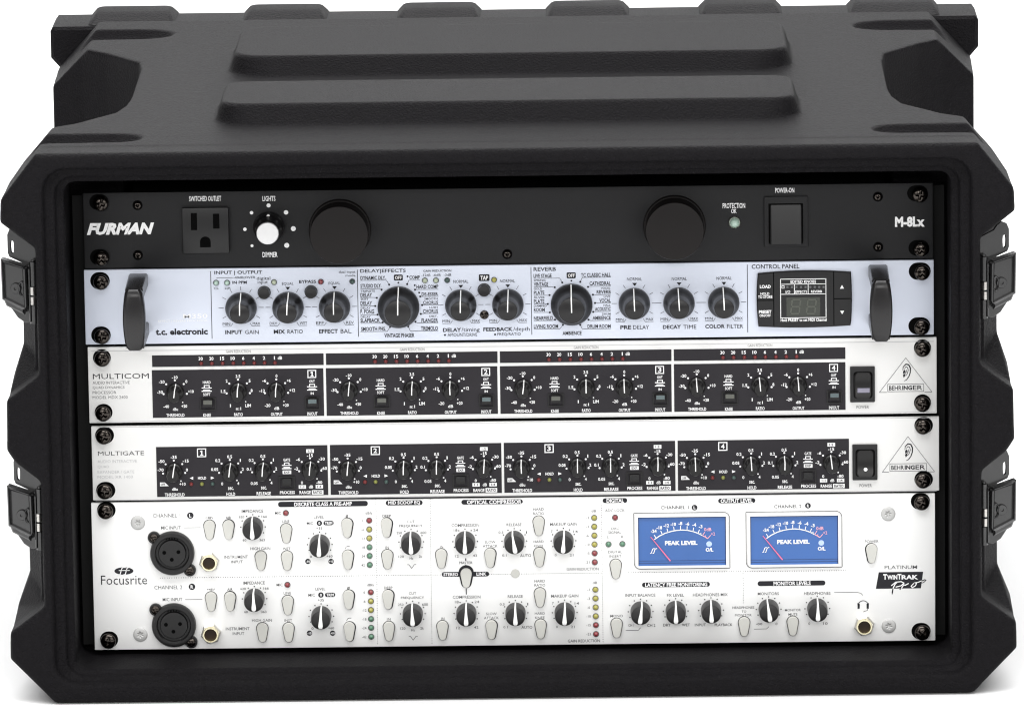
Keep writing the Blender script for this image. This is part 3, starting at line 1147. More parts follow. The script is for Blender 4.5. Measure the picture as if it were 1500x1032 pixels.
small = ((353.2, 450.3, 1, None, 'MIN', 'MAX'), (422, 449.6, 3, (421.5, 422), 'DRY', 'WET'), (490.2, 448.8, 0, (490, 421), 'EFF', 'REV'), (675, 446.2, 1, (675, 419.2), 'MIN', 'MAX'), (744, 445.4, 2, (743.8, 418.4), 'MIN', 'MAX'),
         (929.2, 444, -2, (929.6, 416.2), 'MIN', 'MAX'), (994.6, 443.2, -3, (994.8, 415.4), 'MIN', 'MAX'), (1060, 442.4, -2, (1060.4, 414.8), 'MIN', 'MAX'))
for (px, py, rot, tri, lo, hi) in small:
    put_knob('s', px, py, rot)
    for a in (-120, -90, -60, -30, 30, 60, 90, 120):
        bp2.tick(px, py, a, 25.5, 31.5 if abs(a) != 90 else 33, .6)
    if tri:
        bp2.poly([(tri[0] - 3.6, tri[1] - 2), (tri[0], tri[1] + 2.6), (tri[0] + 3.6, tri[1] - 2)])
    else:
        bp2.tick(px, py, 0, 25.5, 31.5, .6)
    T(lo, px - 27, px - 16, py + 22, py + 26)
    T(hi, px + 17, px + 28, py + 21.4, py + 25.4)
    bp2.line([(px - 27, py + 27.6), (px - 15, py + 27.4), (px - 12, py + 23)], .5)
    bp2.line([(px + 28, py + 26.8), (px + 16, py + 27), (px + 13, py + 22.4)], .5)
put_knob('l', 583.8, 449, 1)
put_knob('l', 837.4, 445.2, -1)
# lamps, push buttons, screw
mesh_led = {n: led_mesh('indicator_light', r, MT[m]) for n, r, m in (('pale', 4.3, 'ledpale'), ('clear', 4.4, 'ledclear'), ('red', 4.3, 'ledred'), ('green', 4.2, 'ledgrn'), ('yellow', 4.3, 'ledyel'), ('dullg', 4.2, 'leddull'))}
for (px, py, n) in ((316.6, 414, 'clear'), (332.6, 414, 'clear'), (401.4, 413, 'pale'), (470, 412.4, 'red'), (516, 412, 'dullg'), (622.4, 410.6, 'pale'), (638.6, 410.4, 'pale'), (655, 410.2, 'dullg'), (723.8, 409.6, 'yellow')):
    part('indicator_light', mesh_led[n], unit, px, py)
k = MB()
k.lathe([(9.6 * PX, 0), (9.6 * PX, .0009), (8.8 * PX, .0010), (8.6 * PX, .0042), (7.9 * PX, .0049), (5 * PX, .0047), (.1 * PX, .0046)], n=32)
btn = mesh_only(k, 'push_button', MT['knob'], 40)
for (px, py) in ((387, 427.8), (455.6, 426.8), (709.2, 424)):
    part('push_button', btn, unit, px, py)
part('panel_screw', SMALL_SCREW, unit, 709.5, 460.8, 0, 30)

# control panel with display and keys
cp = Print(0.0)
k = MB()
outl = []
for i in range(13):
    t = i / 12
    outl.append((1110 + (1246.4 - 1110) * t, 399.6 - 2.2 * t - 3.2 * (1 - (2 * t - 1) ** 2)))
for i in range(1, 12):
    t = i / 12
    outl.append((1246.4 + 1.4 * (1 - (2 * t - 1) ** 2), 397.4 + (475.5 - 397.4) * t))
for i in range(13):
    t = i / 12
    outl.append((1245.6 - (1245.6 - 1111) * t, 475.5 + 1.8 * t + 2.2 * (1 - (2 * t - 1) ** 2)))
for i in range(1, 12):
    t = i / 12
    outl.append((1111 - 1.0 * t - 2.2 * (1 - (2 * t - 1) ** 2), 477.3 - (477.3 - 399.6) * t))
k.plate([(a - lx, b - lz) for a, b in (U(*q) for q in reversed(outl))], -.0022, -.0001, .0006)
pan = k.build('control_panel', MT['tongue'], unit, smooth=30)
YP = -.0023
gp = Print(YP + .0001, .00004)
gp.upright(1133.4, 399, 477.5, 1.3)
gp.upright(1221.4, 397.5, 476.5, 1.3)
gp.level(1109, 1133, 439.8, 1.3)
gp.level(1221.5, 1246.5, 437.2, 1.5)
go = gp.build(MT['hole'], unit, 'key_gap')
go.parent = pan
k = MB()
p, q = U(1138, 402, YP), U(1217, 472, YP)
k.flat([(p[0] - lx, q[1] - lz), (q[0] - lx, q[1] - lz), (q[0] - lx, p[1] - lz), (p[0] - lx, p[1] - lz)], YP - .00005)
k.build('display_panel', MT['tongue'], pan, smooth=None)
k = MB()
p, q = U(1152, 435.5, YP), U(1201.5, 462.5, YP)
k.flat([(p[0] - lx, q[1] - lz), (q[0] - lx, q[1] - lz), (q[0] - lx, p[1] - lz), (p[0] - lx, p[1] - lz)], YP - .0002)
k.build('display_window', MT['display'], pan, smooth=None)
sg = Print(YP, .0003)
for cx in (1165.5, 1188.5):
    a, b, c = 438.5, 448.8, 459
    w, sl = 5.6, 1.0
    for pts in (((cx - w + sl, a), (cx + w + sl, a)), ((cx - w, b), (cx + w, b)), ((cx - w - sl, c), (cx + w - sl, c)), ((cx - w + sl - .6, a + 1.2), (cx - w - .4, b - 1.2)), ((cx + w + sl + .6, a + 1.2), (cx + w + .5, b - 1.2)),
                ((cx - w - .5, b + 1.2), (cx - w - sl - .6, c - 1.2)), ((cx + w + .3, b + 1.2), (cx + w - sl + .6, c - 1.2))):
        sg.line(pts, 2.2)
so = sg.build(MT['segment'], unit, 'display_digits')
so.parent = pan
cw = Print(YP, .0003)
cw.text('LOAD', 1113, 1129, 417, 422, .03)
cw.text('HOLD', 1114, 1127, 428, 431.8, .02)
cw.text('TO STORE', 1110.4, 1131.4, 432.4, 436.6, .02)
cw.text('PRESET', 1111.6, 1130, 454, 459, .03)
cw.text('ON/OFF', 1112.6, 1129, 460, 463.8, .02)
cw.poly([(1230.4, 422.6), (1236.4, 422.4), (1233.4, 417)])
cw.poly([(1230.6, 455), (1236.6, 454.8), (1233.6, 460)])
cw.frame(1143, 1210.4, 407.8, 465.4, 1.0)
cw.level(1143.5, 1210, 415.8, .9)
cw.level(1143.5, 1210, 430.4, .9)
cw.upright(1163.6, 416, 430, .9)
cw.upright(1183.8, 416, 430, .9)
cw.text('EDITED KNOBS', 1158, 1195.4, 410, 414.4, .02)
cw.text('I/O', 1150.8, 1157.6, 425.2, 429, .02)
cw.text('EFFECTS', 1165, 1182.4, 425, 428.8, .02)
cw.text('REVERB', 1188, 1204, 424.8, 428.4, .02)
cw.frame(1144.8, 1149, 418, 422.2, .8)
cw.text('Hold PRESET to set MIDI Channel', 1143.6, 1211, 465.9, 470.4, .02)
co = cw.build(MT['inkwhite'], unit, 'panel_lettering')
co.parent = pan
sg = Print(YP, .0003)
for px in (1153.4, 1160, 1166.6, 1173.4, 1180, 1187, 1193.4, 1200, 1206.4):
    sg.rect(px - 1.5, px + 1.5, 418.6, 421.6)
so = sg.build(MT['inkgrey'], unit, 'knob_lamp_row')
so.parent = pan
bp2.build(MT['inkblack'], unit)
wp2.build(MT['inkwhite'], unit)

# ================================================================== RACK UNITS 3 AND 4: four-channel compressor and gate
def small_knob():
    mb = MB()
    mb.lathe([(13 * PX, 0), (13 * PX, .0016), (12.2 * PX, .0022), (9.8 * PX, .0026), (9.2 * PX, .0132), (8.4 * PX, .0139), (.1 * PX, .0139)], n=40)
    a = mesh_only(mb, 'knob', MT['knobdark'], 40)
    w = .72 * PX
    b = strip_mesh([(12.6 * PX, .0021, w), (9.8 * PX, .0026, w), (9.2 * PX, .0132, w), (8.4 * PX, .0139, w), (-1.8 * PX, .0139, w)], 'pointer_line', MT['pointer'])
    return a, b


SK, SKP = small_knob()


def put_small(px, py, rot):
    o = part('knob', SK, unit, px, py, 0, rot)
    sub('pointer_line', SKP, o)


def latch_button(px0, px1, py0, py1, wm, low=False):
    """square latching push button in a well: dark frame, a tinted window in the cap"""
    lx, ly, lz = unit.location
    p, q = U(px0, py0), U(px1, py1)
    mb = MB()
    x0, x1, z0, z1 = p[0] - lx, q[0] - lx, q[1] - lz, p[1] - lz
    t = .0007
    mb.use(MT['knobdark'])
    mb.box(x0, x1, -.0012, -.0002, z1 - t, z1)
    mb.box(x0, x1, -.0012, -.0002, z0, z0 + t)
    mb.box(x0, x0 + t, -.0012, -.0002, z0 + t, z1 - t)
    mb.box(x1 - t, x1, -.0012, -.0002, z0 + t, z1 - t)
    mb.use(MT['hole']).flat([(x0 + t, z0 + t), (x1 - t, z0 + t), (x1 - t, z1 - t), (x0 + t, z1 - t)], -.00025)
    o = mb.build('push_button', None, unit)
    h = .0016 if low else .0042
    w = (x1 - x0) * .30
    xm = (x0 + x1) / 2
    zt = z1 - (z1 - z0) * (.20 if not low else .22) + h * .21
    zb = zt - (z1 - z0) * .56
    c = MB()
    c.box(xm - w, xm + w, -h, -.0003, zb, zt, .0003)
    co = c.build('button_cap', MT['knobdark'], o)
    d = MB()
    d.flat([(xm - w * .92, zt - (zt - zb) * .62), (xm + w * .92, zt - (zt - zb) * .62), (xm + w * .92, zt - (zt - zb) * .08), (xm - w * .92, zt - (zt - zb) * .08)], -h - .0001)
    d.build('button_window', wm, o, smooth=None)


def slab(px0, px1, py0, py1, name, m, y0=-.0003, sl=0):
    """black screen-printed field, a thin sheet on the front"""
    lx, ly, lz = unit.location
    ym, xm = (py0 + py1) / 2, (px0 + px1) / 2
    X0, X1 = U(px0, ym)[0], U(px1, ym)[0]
    Z1, Z0 = U(xm, py0)[1], U(xm, py1)[1]
    mb = MB()
    mb.box(X0 - lx, X1 - lx, y0, -.00005, Z0 - lz, Z1 - lz)
    return mb.build(name, m, unit, smooth=None)


def push_symbol(pr, cx, cy, s=1.0):
    """out / in pictogram: raised key above, pressed key below"""
    pr.level(cx - 7.4 * s, cx - 3.9 * s, cy - 0.2, 1.3)
    pr.level(cx + 3.9 * s, cx + 7.4 * s, cy - 0.2, 1.3)
    pr.frame(cx - 4.2 * s, cx + 4.2 * s, cy - 4.4, cy + .45, 1.2, .00003)
    pr.level(cx - 7.4 * s, cx + 7.4 * s, cy + 4.6, 1.4)
    pr.level(cx - 5.0 * s, cx + 5.0 * s, cy + 2.9, 1.5, .00003)


def boxed_digit(pr, n, cx, cy):
    if n == 1:
        pr.line([(cx + .4, cy + 3.4), (cx + .4, cy - 3.4)], 1.7)
        pr.line([(cx + .1, cy - 2.9), (cx - 2.0, cy - 1.5)], 1.3, .00003)
        pr.level(cx - 1.9, cx + 2.6, cy + 3.2, 1.2, .00006)
    else:
        pr.ctext(str(n), cx, cy, 5.2, 7, .02)


def ear_logo(gp, dk, ax, ay, lx_, ly_, rx, ry, bx0, bx1, by0, by1, ex, ey):
    gp.line([(ax, ay), (lx_, ly_)], .7)
    gp.line([(ax, ay), (rx, ry)], .7)
    gp.level(lx_, bx0 - 1, (ly_ + ry) / 2 + .3, .7)
    gp.level(bx1 + 1, rx, (ly_ + ry) / 2 - .1, .7)
    gp.frame(bx0, bx1, by0, by1, .7)
    w = bx1 - bx0
    y0, y1 = by0 + 2.6, by1 - 2.6
    dk.text('BEHR', bx0 + .045 * w, bx0 + .385 * w, y0 + .3, y1 + .3, .012)
    dk.text('ING', bx0 + .405 * w, bx0 + .675 * w, y0, y1, .04)
    dk.text('ER', bx0 + .695 * w, bx0 + .955 * w, y0 - .3, y1 - .3, .012)
    # the ear: outer rim, inner fold, lobe
    dk.line([(ex - 4.5, ey - 3), (ex - 4, ey - 8), (ex, ey - 12), (ex + 4.2, ey - 11), (ex + 6.6, ey - 6), (ex + 6.4, ey), (ex + 4.4, ey + 6), (ex + .8, ey + 11), (ex - 2.6, ey + 12.6)], [.8, 1.2, 1.6, 1.9, 1.9, 1.6, 1.4, 1.1, .7])
    dk.line([(ex - 2.4, ey - 5), (ex, ey - 8.2), (ex + 2.6, ey - 7), (ex + 3.4, ey - 3), (ex + 2, ey + 2), (ex - .4, ey + 5)], [.6, .9, 1.1, 1.1, .9, .6])
    dk.poly([(ex - 4.2, ey - 1.5), (ex - 1.8, ey - 4), (ex - .2, ey - 1), (ex - 1.6, ey + 1), (ex - 4, ey + 2.5)])
    dk.poly([(ex - 4.5, ey + 4), (ex - 2, ey + 2), (ex - .5, ey + 4.5), (ex - 3.2, ey + 8)])
    dk.line([(ex + 1, ey - 4), (ex + .4, ey), (ex - 1.6, ey + 3)], [.6, 1.0, .6])


def power_rocker(px0, px1, py0, py1, rx0, rx1, ry0, ry1, hi, lo):
    lx, ly, lz = unit.location
    p, q = U(px0, py0), U(px1, py1)
    mb = MB()
    mb.box(p[0] - lx, q[0] - lx, -.0016, -.0001, q[1] - lz, p[1] - lz, .0005)
    o = mb.build('power_switch', MT['tongue'], unit)
    p, q = U(rx0, ry0), U(rx1, ry1)
    g_ = MB()
    g_.flat([(x - lx, z - lz) for x, z in rrect(p[0] - .0004, q[0] + .0004, q[1] - .0004, p[1] + .0004, .0018)], -.0017)
    g_.build('switch_gap', MT['hole'], o, smooth=None)
    # rocker with bowed ends
    mb = MB()
    n = 14
    rings = []
    X0, X1, Z0, Z1 = p[0] - lx, q[0] - lx, q[1] - lz, p[1] - lz
    for i in range(n + 1):
        t = i / n
        z = Z0 + (Z1 - Z0) * t
        d = lo + (hi - lo) * t - .0012 * (1 - (2 * t - 1) ** 2)
        e = .0012 * max(0, abs(2 * t - 1) - .8) / .2
        rings.append([(X0 + e, -.0017, z), (X0 + e, -.0016 - d + .0006, z), (X0 + e + .0007, -.0016 - d, z), (X1 - e - .0007, -.0016 - d, z), (X1 - e, -.0016 - d + .0006, z), (X1 - e, -.0017, z)])
    mb.loft(rings)
    r_ = mb.build('rocker', MT['knobdark'], o, smooth=35)
    return o, r_


def rule(pts, m=None):
    pass


# ---- compressor
c3 = ((128, 508.2), (1371.5, 494.6), (1373, 606.2), (131, 618.6))
x0, x1, z0, z1 = rect_of(*c3)
unit = thing('compressor', 'white rack unit with red meter dots along black strips, third slot from the top', 'compressor', (0, 0, z0))
u3 = unit
lx, ly, lz = unit.location
faceplate(unit, x0, x1, z0, z1, MT['whitealu'])
for (px, py, rot, dx) in ((149.8, 525, 15, -1), (151.3, 605, 35, 1), (1351.3, 510.6, 30, 0), (1351.3, 591, 10, 0)):
    rack_screw(unit, px, py, rot, dx, 12.6)
w3, k3, g3, pl3 = Print(-.0003), Print(), Print(), Print()
k3.text('MULTICOM', 136, 218, 546.8, 554.4, -.004)
for t, a, b, y in (('AUDIO INTERACTIVE', 135.8, 190, 558), ('QUAD DYNAMICS', 135.8, 182.4, 565.3), ('PROCESSOR', 135.8, 170.2, 572.4), ('MODEL MDX 2400', 135.8, 187, 579.4)):
    g3.text(t, a, b, y, y + 4.2, -.008)
pl3.level(133, 1368, 506.9, .8)
pl3.level(134, 1370, 610.4, .7)
RED_DOT = led_mesh('indicator_light', 3.3, MT['leddim'], ring=False)
for ch in range(4):
    dx, dy = ch * 254.75, -ch * 2.95

    def q(x, y):
        return x + dx, y + dy
    slab(222.8 + dx, 474 + dx, 518.8 + dy, 535.6 + dy, 'meter_strip', MT['section'])
    slab(223.2 + dx, 474.2 + dx, 540.4 + dy, 610 + dy, 'channel_section', MT['section'])
    g3.text('GAIN REDUCTION', 331 + dx, 367 + dx, 512.4 + dy, 516.4 + dy, -.008)
    for t, x in (('30', 294), ('20', 309.6), ('15', 325.4), ('10', 341), ('6', 356.2), ('4', 371.6), ('2', 386.8), ('1', 402)):
        yy = 525 - (x - 294) * .011 + dy
        w3.ctext(t, x + dx, yy, 6.2 if len(t) == 2 else (1.5 if t == '1' else 3.4), 5, .015 if t == '1' else .025)
        part('indicator_light', RED_DOT, unit, x + dx + .8, yy + 7.0, -.0003)
    w3.ctext('dB', 410 + dx, 523.8 + dy, 6.4, 4.8, .02)
    # threshold
    rots = ((7, 3, 2), (5, 2, -2), (8, 0, -2), (-4, -5, -3))[ch]
    for (cx, cy, labs, name, unit_t, r_) in (
            (256.6, 573.6, (('-10', 256, 552.4), ('0', 273, 558.4), ('-20', 237, 559), ('-30', 234.4, 574), ('+10', 279.6, 573), ('-40', 243.6, 595), ('+20', 270, 594.4)), ('THRESHOLD', 26.6), 'dBu', rots[0]),
            (349, 572.6, (('3.5', 348.6, 550.8), ('5', 365.6, 557.4), ('2', 332, 557.6), ('1.5', 327, 572.8), ('8', 368.6, 571.6), ('1', 337.6, 593.8), ('LIM', 363.4, 593.6)), ('RATIO', 12.8), 'n:1', rots[1]),
            (405, 572.2, (('0', 405, 550.2), ('+6', 423, 557), ('-6', 387, 557.2), ('-12', 384, 572), ('+12', 428, 571.2), ('-20', 392, 593.4), ('+20', 418.6, 593)), ('OUTPUT', 17.2), 'dB', rots[2])):
        cx, cy = q(cx, cy)
        put_small(cx, cy, r_)
        w3.ring_dots(cx, cy, 17.3, (-100, -48, 0, 48, 100), 1.55)
        w3.ring_dots(cx, cy, 19, (146,), 1.0)
        for t, x, y in labs:
            wd = {1: 2.8, 2: 5.6, 3: 8.4}[len(t)]
            if t == '1':
                wd = 1.4
            if t in ('3.5', '1.5'):
                wd = 6.8
            w3.ctext(t, x + dx, y + dy, wd, 4.6, .022)
        w3.ctext(unit_t, cx + .4, cy + 25.4, 7.6, 4.4, .02)
        w3.ctext(name[0], cx + .4, cy + 34, name[1], 4.8, .022)
    # knee and in/out keys
    w3.ctext('HARD', 302.8 + dx, 559.6 + dy, 11.4, 4, .02)
    push_symbol(w3, 302.8 + dx, 568 + dy)
    w3.ctext('SOFT', 303 + dx, 577.4 + dy, 10.6, 4.2, .02)
    latch_button(293 + dx, 316.6 + dx, 582 + dy, 600.4 + dy, MT['window'])
    w3.ctext('KNEE', 303.4 + dx, 607.6 + dy, 11.4, 4.8, .022)
    w3.frame(450.4 + dx, 463.2 + dx, 540.9 + dy + 0.6, 553.2 + dy, 1.3)
    boxed_digit(w3, ch + 1, 456.8 + dx, 547.2 + dy)
    w3.ctext('OUT', 457 + dx, 558 + dy, 8, 4, .02)
    push_symbol(w3, 457.2 + dx, 566.2 + dy)
    w3.ctext('IN', 457.4 + dx, 575.8 + dy, 4.6, 3.6, .02)
    latch_button(446.8 + dx, 469 + dx, 580.4 + dy, 599 + dy, MT['windowblue'])
    w3.ctext('IN/OUT', 457.6 + dx, 605.4 + dy, 15, 4.8, .022)
so, rk = power_rocker(1245, 1281.6, 536, 588, 1251, 1277, 544.5, 581, .0010, .0030)
p, q_ = U(1256, 568.6, -.0042), U(1274, 574.8, -.0042)
mb = MB()
mb.box(p[0] - lx, q_[0] - lx, -.0046, -.0030, q_[1] - lz, p[1] - lz, .0002)
lo2 = mb.build('switch_lamp', MT['lilac'], so)
g3.text('POWER', 1254.6, 1272.8, 593.4, 598, -.005)
ear_logo(g3, k3, 1326.8, 523.8, 1288, 574.6, 1365, 573.4, 1300, 1353.4, 561.8, 573.4, 1327, 545)
w3.build(MT['inkwhite'], unit)
k3.build(MT['inkblack'], unit)
g3.build(MT['inkgrey'], unit)
pl3.build(MT['inkpale'], unit, 'edge_line')

# ---- gate
c4 = ((133.4, 623.6), (1375, 611), (1376.6, 719.2), (136, 731.6))
x0, x1, z0, z1 = rect_of(*c4)
unit = thing('noise_gate', 'white rack unit with black channel sections and no meter strip, fourth slot down', 'noise gate', (0, 0, z0))
u4 = unit
lx, ly, lz = unit.location
faceplate(unit, x0, x1, z0, z1, MT['whitealu'])
for (px, py, rot, dx) in ((152, 638.6, 25, 2.5), (153.5, 719, 8, 3), (1352, 624, 42, 2), (1352, 703, 20, 2)):
    rack_screw(unit, px, py, rot, dx, 12.6)
w4, k4, g4, pl4, wb4 = Print(-.0003), Print(), Print(), Print(), Print(-.0003, .0003)
k4.text('MULTIGATE', 143.6, 211, 660.4, 666.4, -.008)
for t, a, b, y in (('AUDIO INTERACTIVE', 143, 200.6, 673), ('QUAD', 143, 160, 681.2), ('EXPANDER / GATE', 143, 196.8, 688.6), ('MODEL XR 1400', 143, 194.6, 696)):
    pl4.text(t, a, b, y, y + 4.2, -.006)
pl4.level(140, 1372, 618.4, .7)
pl4.level(140, 1372, 725.6, .7)
GD = {n: led_mesh('indicator_light', 3.4, MT[m], ring=False) for n, m in (('r', 'leddim'), ('y', 'ledolive'), ('g', 'leddull'))}
for ch in range(4):
    dx, dy = ch * 254.5, -ch * 3.1
    slab(229.4 + dx, 480.2 + dx, 652.8 + dy, 725.8 + dy, 'channel_section', MT['section'])
    w4.frame(288.6 + dx, 302 + dx, 656.2 + dy, 669 + dy, 1.4)
    boxed_digit(w4, ch + 1, 295.2 + dx, 662.6 + dy)
    rots = ((8, 6, 4, 5), (5, 1, 0, 4), (-2, 0, 0, 2), (-1, -3, 1, -6))[ch]
    for (cx, cy, labs, name, unit_t, r_, nx) in (
            (255, 690, (('-35', 254.4, 669), ('-15', 272, 674.6), ('-50', 236.6, 675.2), ('-70', 235.2, 687.8), ('0', 273.8, 687.6), ('+10', 267.4, 708.4)), ('THRESHOLD', 29), 'dBu', rots[0], 256),
            (337, 689, (('0.5', 336.4, 668.4), ('1', 352, 673.6), ('0.2', 319, 674), ('0.05', 314.4, 687), ('2', 355.6, 686.6), ('0', 325.4, 708), ('4', 349, 707.4)), ('HOLD', 13), 'sec.', rots[1], 338),
            (385.4, 688.2, (('0.5', 385, 667.8), ('1', 400.4, 673), ('0.2', 368, 673.6), ('0.1', 364.6, 686.6), ('2', 404.4, 686), ('0.05', 372.4, 707.4), ('4', 397.6, 706.6)), ('RELEASE', 21), 'sec.', rots[2], 386.4),
            (454.4, 686.6, (('-15', 454, 666.6), ('-30', 471.4, 671.6), ('-6', 436.6, 672.4), ('-2', 434, 686), ('-60', 474.6, 685.4), ('0', 442.4, 706.4), ('-80', 467.6, 706)), ('RANGE', 16.6), 'dB', rots[3], 447)):
        cx += dx
        cy += dy
        put_small(cx, cy, r_)
        w4.ring_dots(cx, cy, 16.4, (-100, -48, 0, 48, 98), 1.5)
        w4.ring_dots(cx, cy, 17.5, (146,), 1.2)
        for t, x, y in labs:
            wd = {'1': 1.4, '0.5': 7.4, '0.2': 7.4, '0.1': 6.6, '0.05': 10.4}.get(t, {1: 3.0, 2: 6, 3: 9}.get(len(t), 10))
            w4.ctext(t, x + dx, y + dy, wd, 4.6, .022)
        w4.ctext(unit_t, (cx + 1.2), cy + 25.8, 8.4 if unit_t != 'dB' else 6.2, 4.4, .02)
        w4.ctext(name[0], nx + dx, cy + 34, name[1], 4.9, .024)
    w4.poly([q for q in ((234.4 + dx, 706 + dy), (241.6 + dx, 706 + dy), (247.2 + dx, 711.4 + dy), (234.4 + dx, 711.6 + dy))])
    wb4.ctext('OFF', 238.6 + dx, 709 + dy, 6.4, 3.2, .02)
    w4.poly([(277.8 + dx, 699.8 + dy), (283 + dx, 697.6 + dy), (283 + dx, 702 + dy)])
    w4.poly([(314 + dx, 699.4 + dy), (308.8 + dx, 697.2 + dy), (308.8 + dx, 701.6 + dy)])
    w4.ctext('HOLD', 296 + dx, 699.6 + dy, 12, 4.2, .022)
    for n, x in (('r', 280.2), ('y', 295.8), ('g', 311.4)):
        part('indicator_light', GD[n], unit, x + dx, 708.4 - (x - 280) * .01 + dy, -.0003)
    w4.ctext('GATE', 420 + dx, 673 + dy, 10, 4, .02)
    push_symbol(w4, 420 + dx, 681.2 + dy, .95)
    w4.rect(414 + dx, 426.6 + dx, 688.5 + dy, 693.7 + dy)
    wb4.ctext('EXP', 420.3 + dx, 691.1 + dy, 8.4, 3.2, .02)
    latch_button(408.4 + dx, 432.2 + dx, 696.6 + dy, 716 + dy, MT['tongue'], True)
    w4.ctext('PROCESS', 421 + dx, 720.6 + dy, 22, 4.8, .024)
    w4.rect(448.6 + dx, 459.8 + dx, 657.4 + dy, 662.8 + dy)
    wb4.ctext('1:2', 454.2 + dx, 660.1 + dy, 6, 3.4, .02)
    w4.rect(437.6 + dx, 448.2 + dx, 710 + dy, 715.2 + dy)
    wb4.ctext('1:1', 442.9 + dx, 712.6 + dy, 5.4, 3.2, .02)
    w4.rect(462.4 + dx, 473.2 + dx, 709.6 + dy, 714.8 + dy)
    wb4.ctext('1:4', 467.8 + dx, 712.2 + dy, 5.8, 3.2, .02)
    w4.rect(456.8 + dx, 473.8 + dx, 717.3 + dy, 723.6 + dy)
    wb4.ctext('RATIO', 465.3 + dx, 720.4 + dy, 13.4, 4.2, .02)
so, rk = power_rocker(1248.4, 1285.4, 650, 702, 1254, 1280.6, 658, 695.6, .0012, .0028)
mb = MB()
p = U(1268, 687.3, -.0045)
mb.lathe([(2.8 * PX, 0), (2.7 * PX, .0003), (.1 * PX, .0004)], p[0] - lx, p[1] - lz, -.0042, 16)
mb.build('switch_dot', MT['pointer'], so)
g4.text('POWER', 1259, 1277, 708.2, 712.8, -.005)
ear_logo(g4, k4, 1330, 638.8, 1292.4, 691.2, 1368.8, 690, 1303.2, 1357.6, 678.2, 689.8, 1330, 661.5)
w4.build(MT['inkwhite'], unit)
k4.build(MT['inkblack'], unit)
g4.build(MT['inkgrey'], unit)
pl4.build(MT['inkpale'], unit, 'small_print')
wb4.build(MT['section'], unit, 'boxed_lettering')

# ================================================================== RACK UNIT 5: two-channel microphone preamplifier
c5 = ((134, 736.2), (1369.8, 722.4), (1370.2, 937.8), (138, 951.4))
x0, x1, z0, z1 = rect_of(*c5)
unit = thing('microphone_preamplifier', 'tall white rack unit in the bottom slot with two blue meters and two microphone sockets', 'preamplifier', (0, 0, z0))
u5 = unit
lx, ly, lz = unit.location
faceplate(unit, x0, x1, z0, z1, MT['whitepaint'])
for (px, py, rot, dx) in ((154.6, 748, 30, 2.5), (158.8, 937.4, 15, 2), (1350, 735, 20, -3.5), (1351, 925, 38, -3.5)):
    rack_screw(unit, px, py, rot, dx, 12.4)
for i, (px, py) in enumerate(((202, 765), (205.6, 928.6), (1301, 752), (1302, 916))):
    part('panel_screw', ZINC_SCREW, unit, px, py, 0, 25 * i)
k5, w5, g5 = Print(), Print(0.0, .0003), Print()
# maker's mark
ex, ey = 181.5, 835.5
X, Z = U(ex, ey)
k5.mb.disc(X, Z, 5.6 * PX, -.00015, 28, 2.5)
for d in (-4, 3.5):
    w5.line([(ex + d - 4.5, ey + 5.6), (ex + d - 1.5, ey + 5), (ex + d + 1, ey - 3.8), (ex + d + 3.5, ey - 5.6), (ex + d + 6.5, ey - 5)], 1.3)
w5.level(ex - 7.5, ex + 8.5, ey - .8, 1.1)
k5.text('Focusrite', 148, 215.4, 842, 855.4, -.006)
k5.text('CHANNEL 1', 223.8, 264, 751.8, 757.2, -.010)
k5.text('CHANNEL 2', 226.2, 267, 856.8, 862.2, -.010)


def disc_letter(px, py, r, t, w, h):
    k5.dot(px, py, r, 0, 24)
    w5.ctext(t, px, py, w, h, .03)


disc_letter(278.8, 754.4, 4.8, 'L', 3.2, 5)
disc_letter(281.2, 858.6, 4.8, 'R', 4, 5)


def pill(x0, x1, y0, y1, t, tx0, tx1, bold=.03):
    k5.rect(x0, x1, y0, y1, 3.6)
    ym = (y0 + y1) / 2
    w5.text(t, tx0, tx1, ym - 2.9, ym + 2.9, bold)


def dotted(x0, y0, x1, y1, step=3.4, r=.62):
    n = int(math.hypot(x1 - x0, y1 - y0) / step)
    for i in range(n + 1):
        k5.dot(x0 + (x1 - x0) * i / n, y0 + (y1 - y0) * i / n, r, 0, 6)


pill(407.4, 538.8, 733.6, 741.4, 'DISCRETE CLASS A PRE-AMP', 431, 515.6)
pill(565, 619, 732.2, 739.4, 'MID SCOOP EQ', 568.5, 615.5)
pill(675.8, 765.8, 731, 738, 'OPTICAL COMPRESSOR', 684, 764)
pill(882.8, 918.8, 729, 736, 'DIGITAL', 888.5, 914)
pill(1052, 1106.5, 729.2, 736.2, 'OUTPUT LEVEL', 1055.5, 1102.5)
pill(940.5, 1039.8, 851.9, 859, 'LATENCY FREE MONITORING', 945, 1036)
pill(1109.8, 1209, 849.9, 857.1, 'MONITOR LEVELS', 1133, 1187.5)
dotted(234.7, 845.8, 880.5, 838.6)
dotted(550.6, 731, 553.2, 941.5)
dotted(630, 730.5, 632.8, 941)
dotted(881, 740, 883.4, 939)
dotted(921, 837.8, 1239, 834.8)
dotted(1088.4, 839, 1089, 882)

# knobs with a white tear-drop fin
mb = MB()
mb.lathe([(15 * PX, 0), (15 * PX, .0010), (14.6 * PX, .0100), (13.6 * PX, .0114), (11 * PX, .0120), (.1 * PX, .0122)], n=44)
FK = mesh_only(mb, 'knob', MT['knobgrey'], 40)
FKP = strip_mesh([(14.9 * PX, .0012, 1.0 * PX), (14.6 * PX, .0100, 1.15 * PX), (13.6 * PX, .0118, 1.25 * PX), (9 * PX, .0128, 1.5 * PX), (2 * PX, .0132, 2.1 * PX), (-4 * PX, .0132, 2.9 * PX), (-8 * PX, .0132, 3.3 * PX), (-10.4 * PX, .0130, 2.8 * PX), (-11.8 * PX, .0126, 1.2 * PX)], 'pointer_fin', MT['pointer'])
DOTS = (-120, -90, -58, -29, 0, 29, 58, 90, 120)


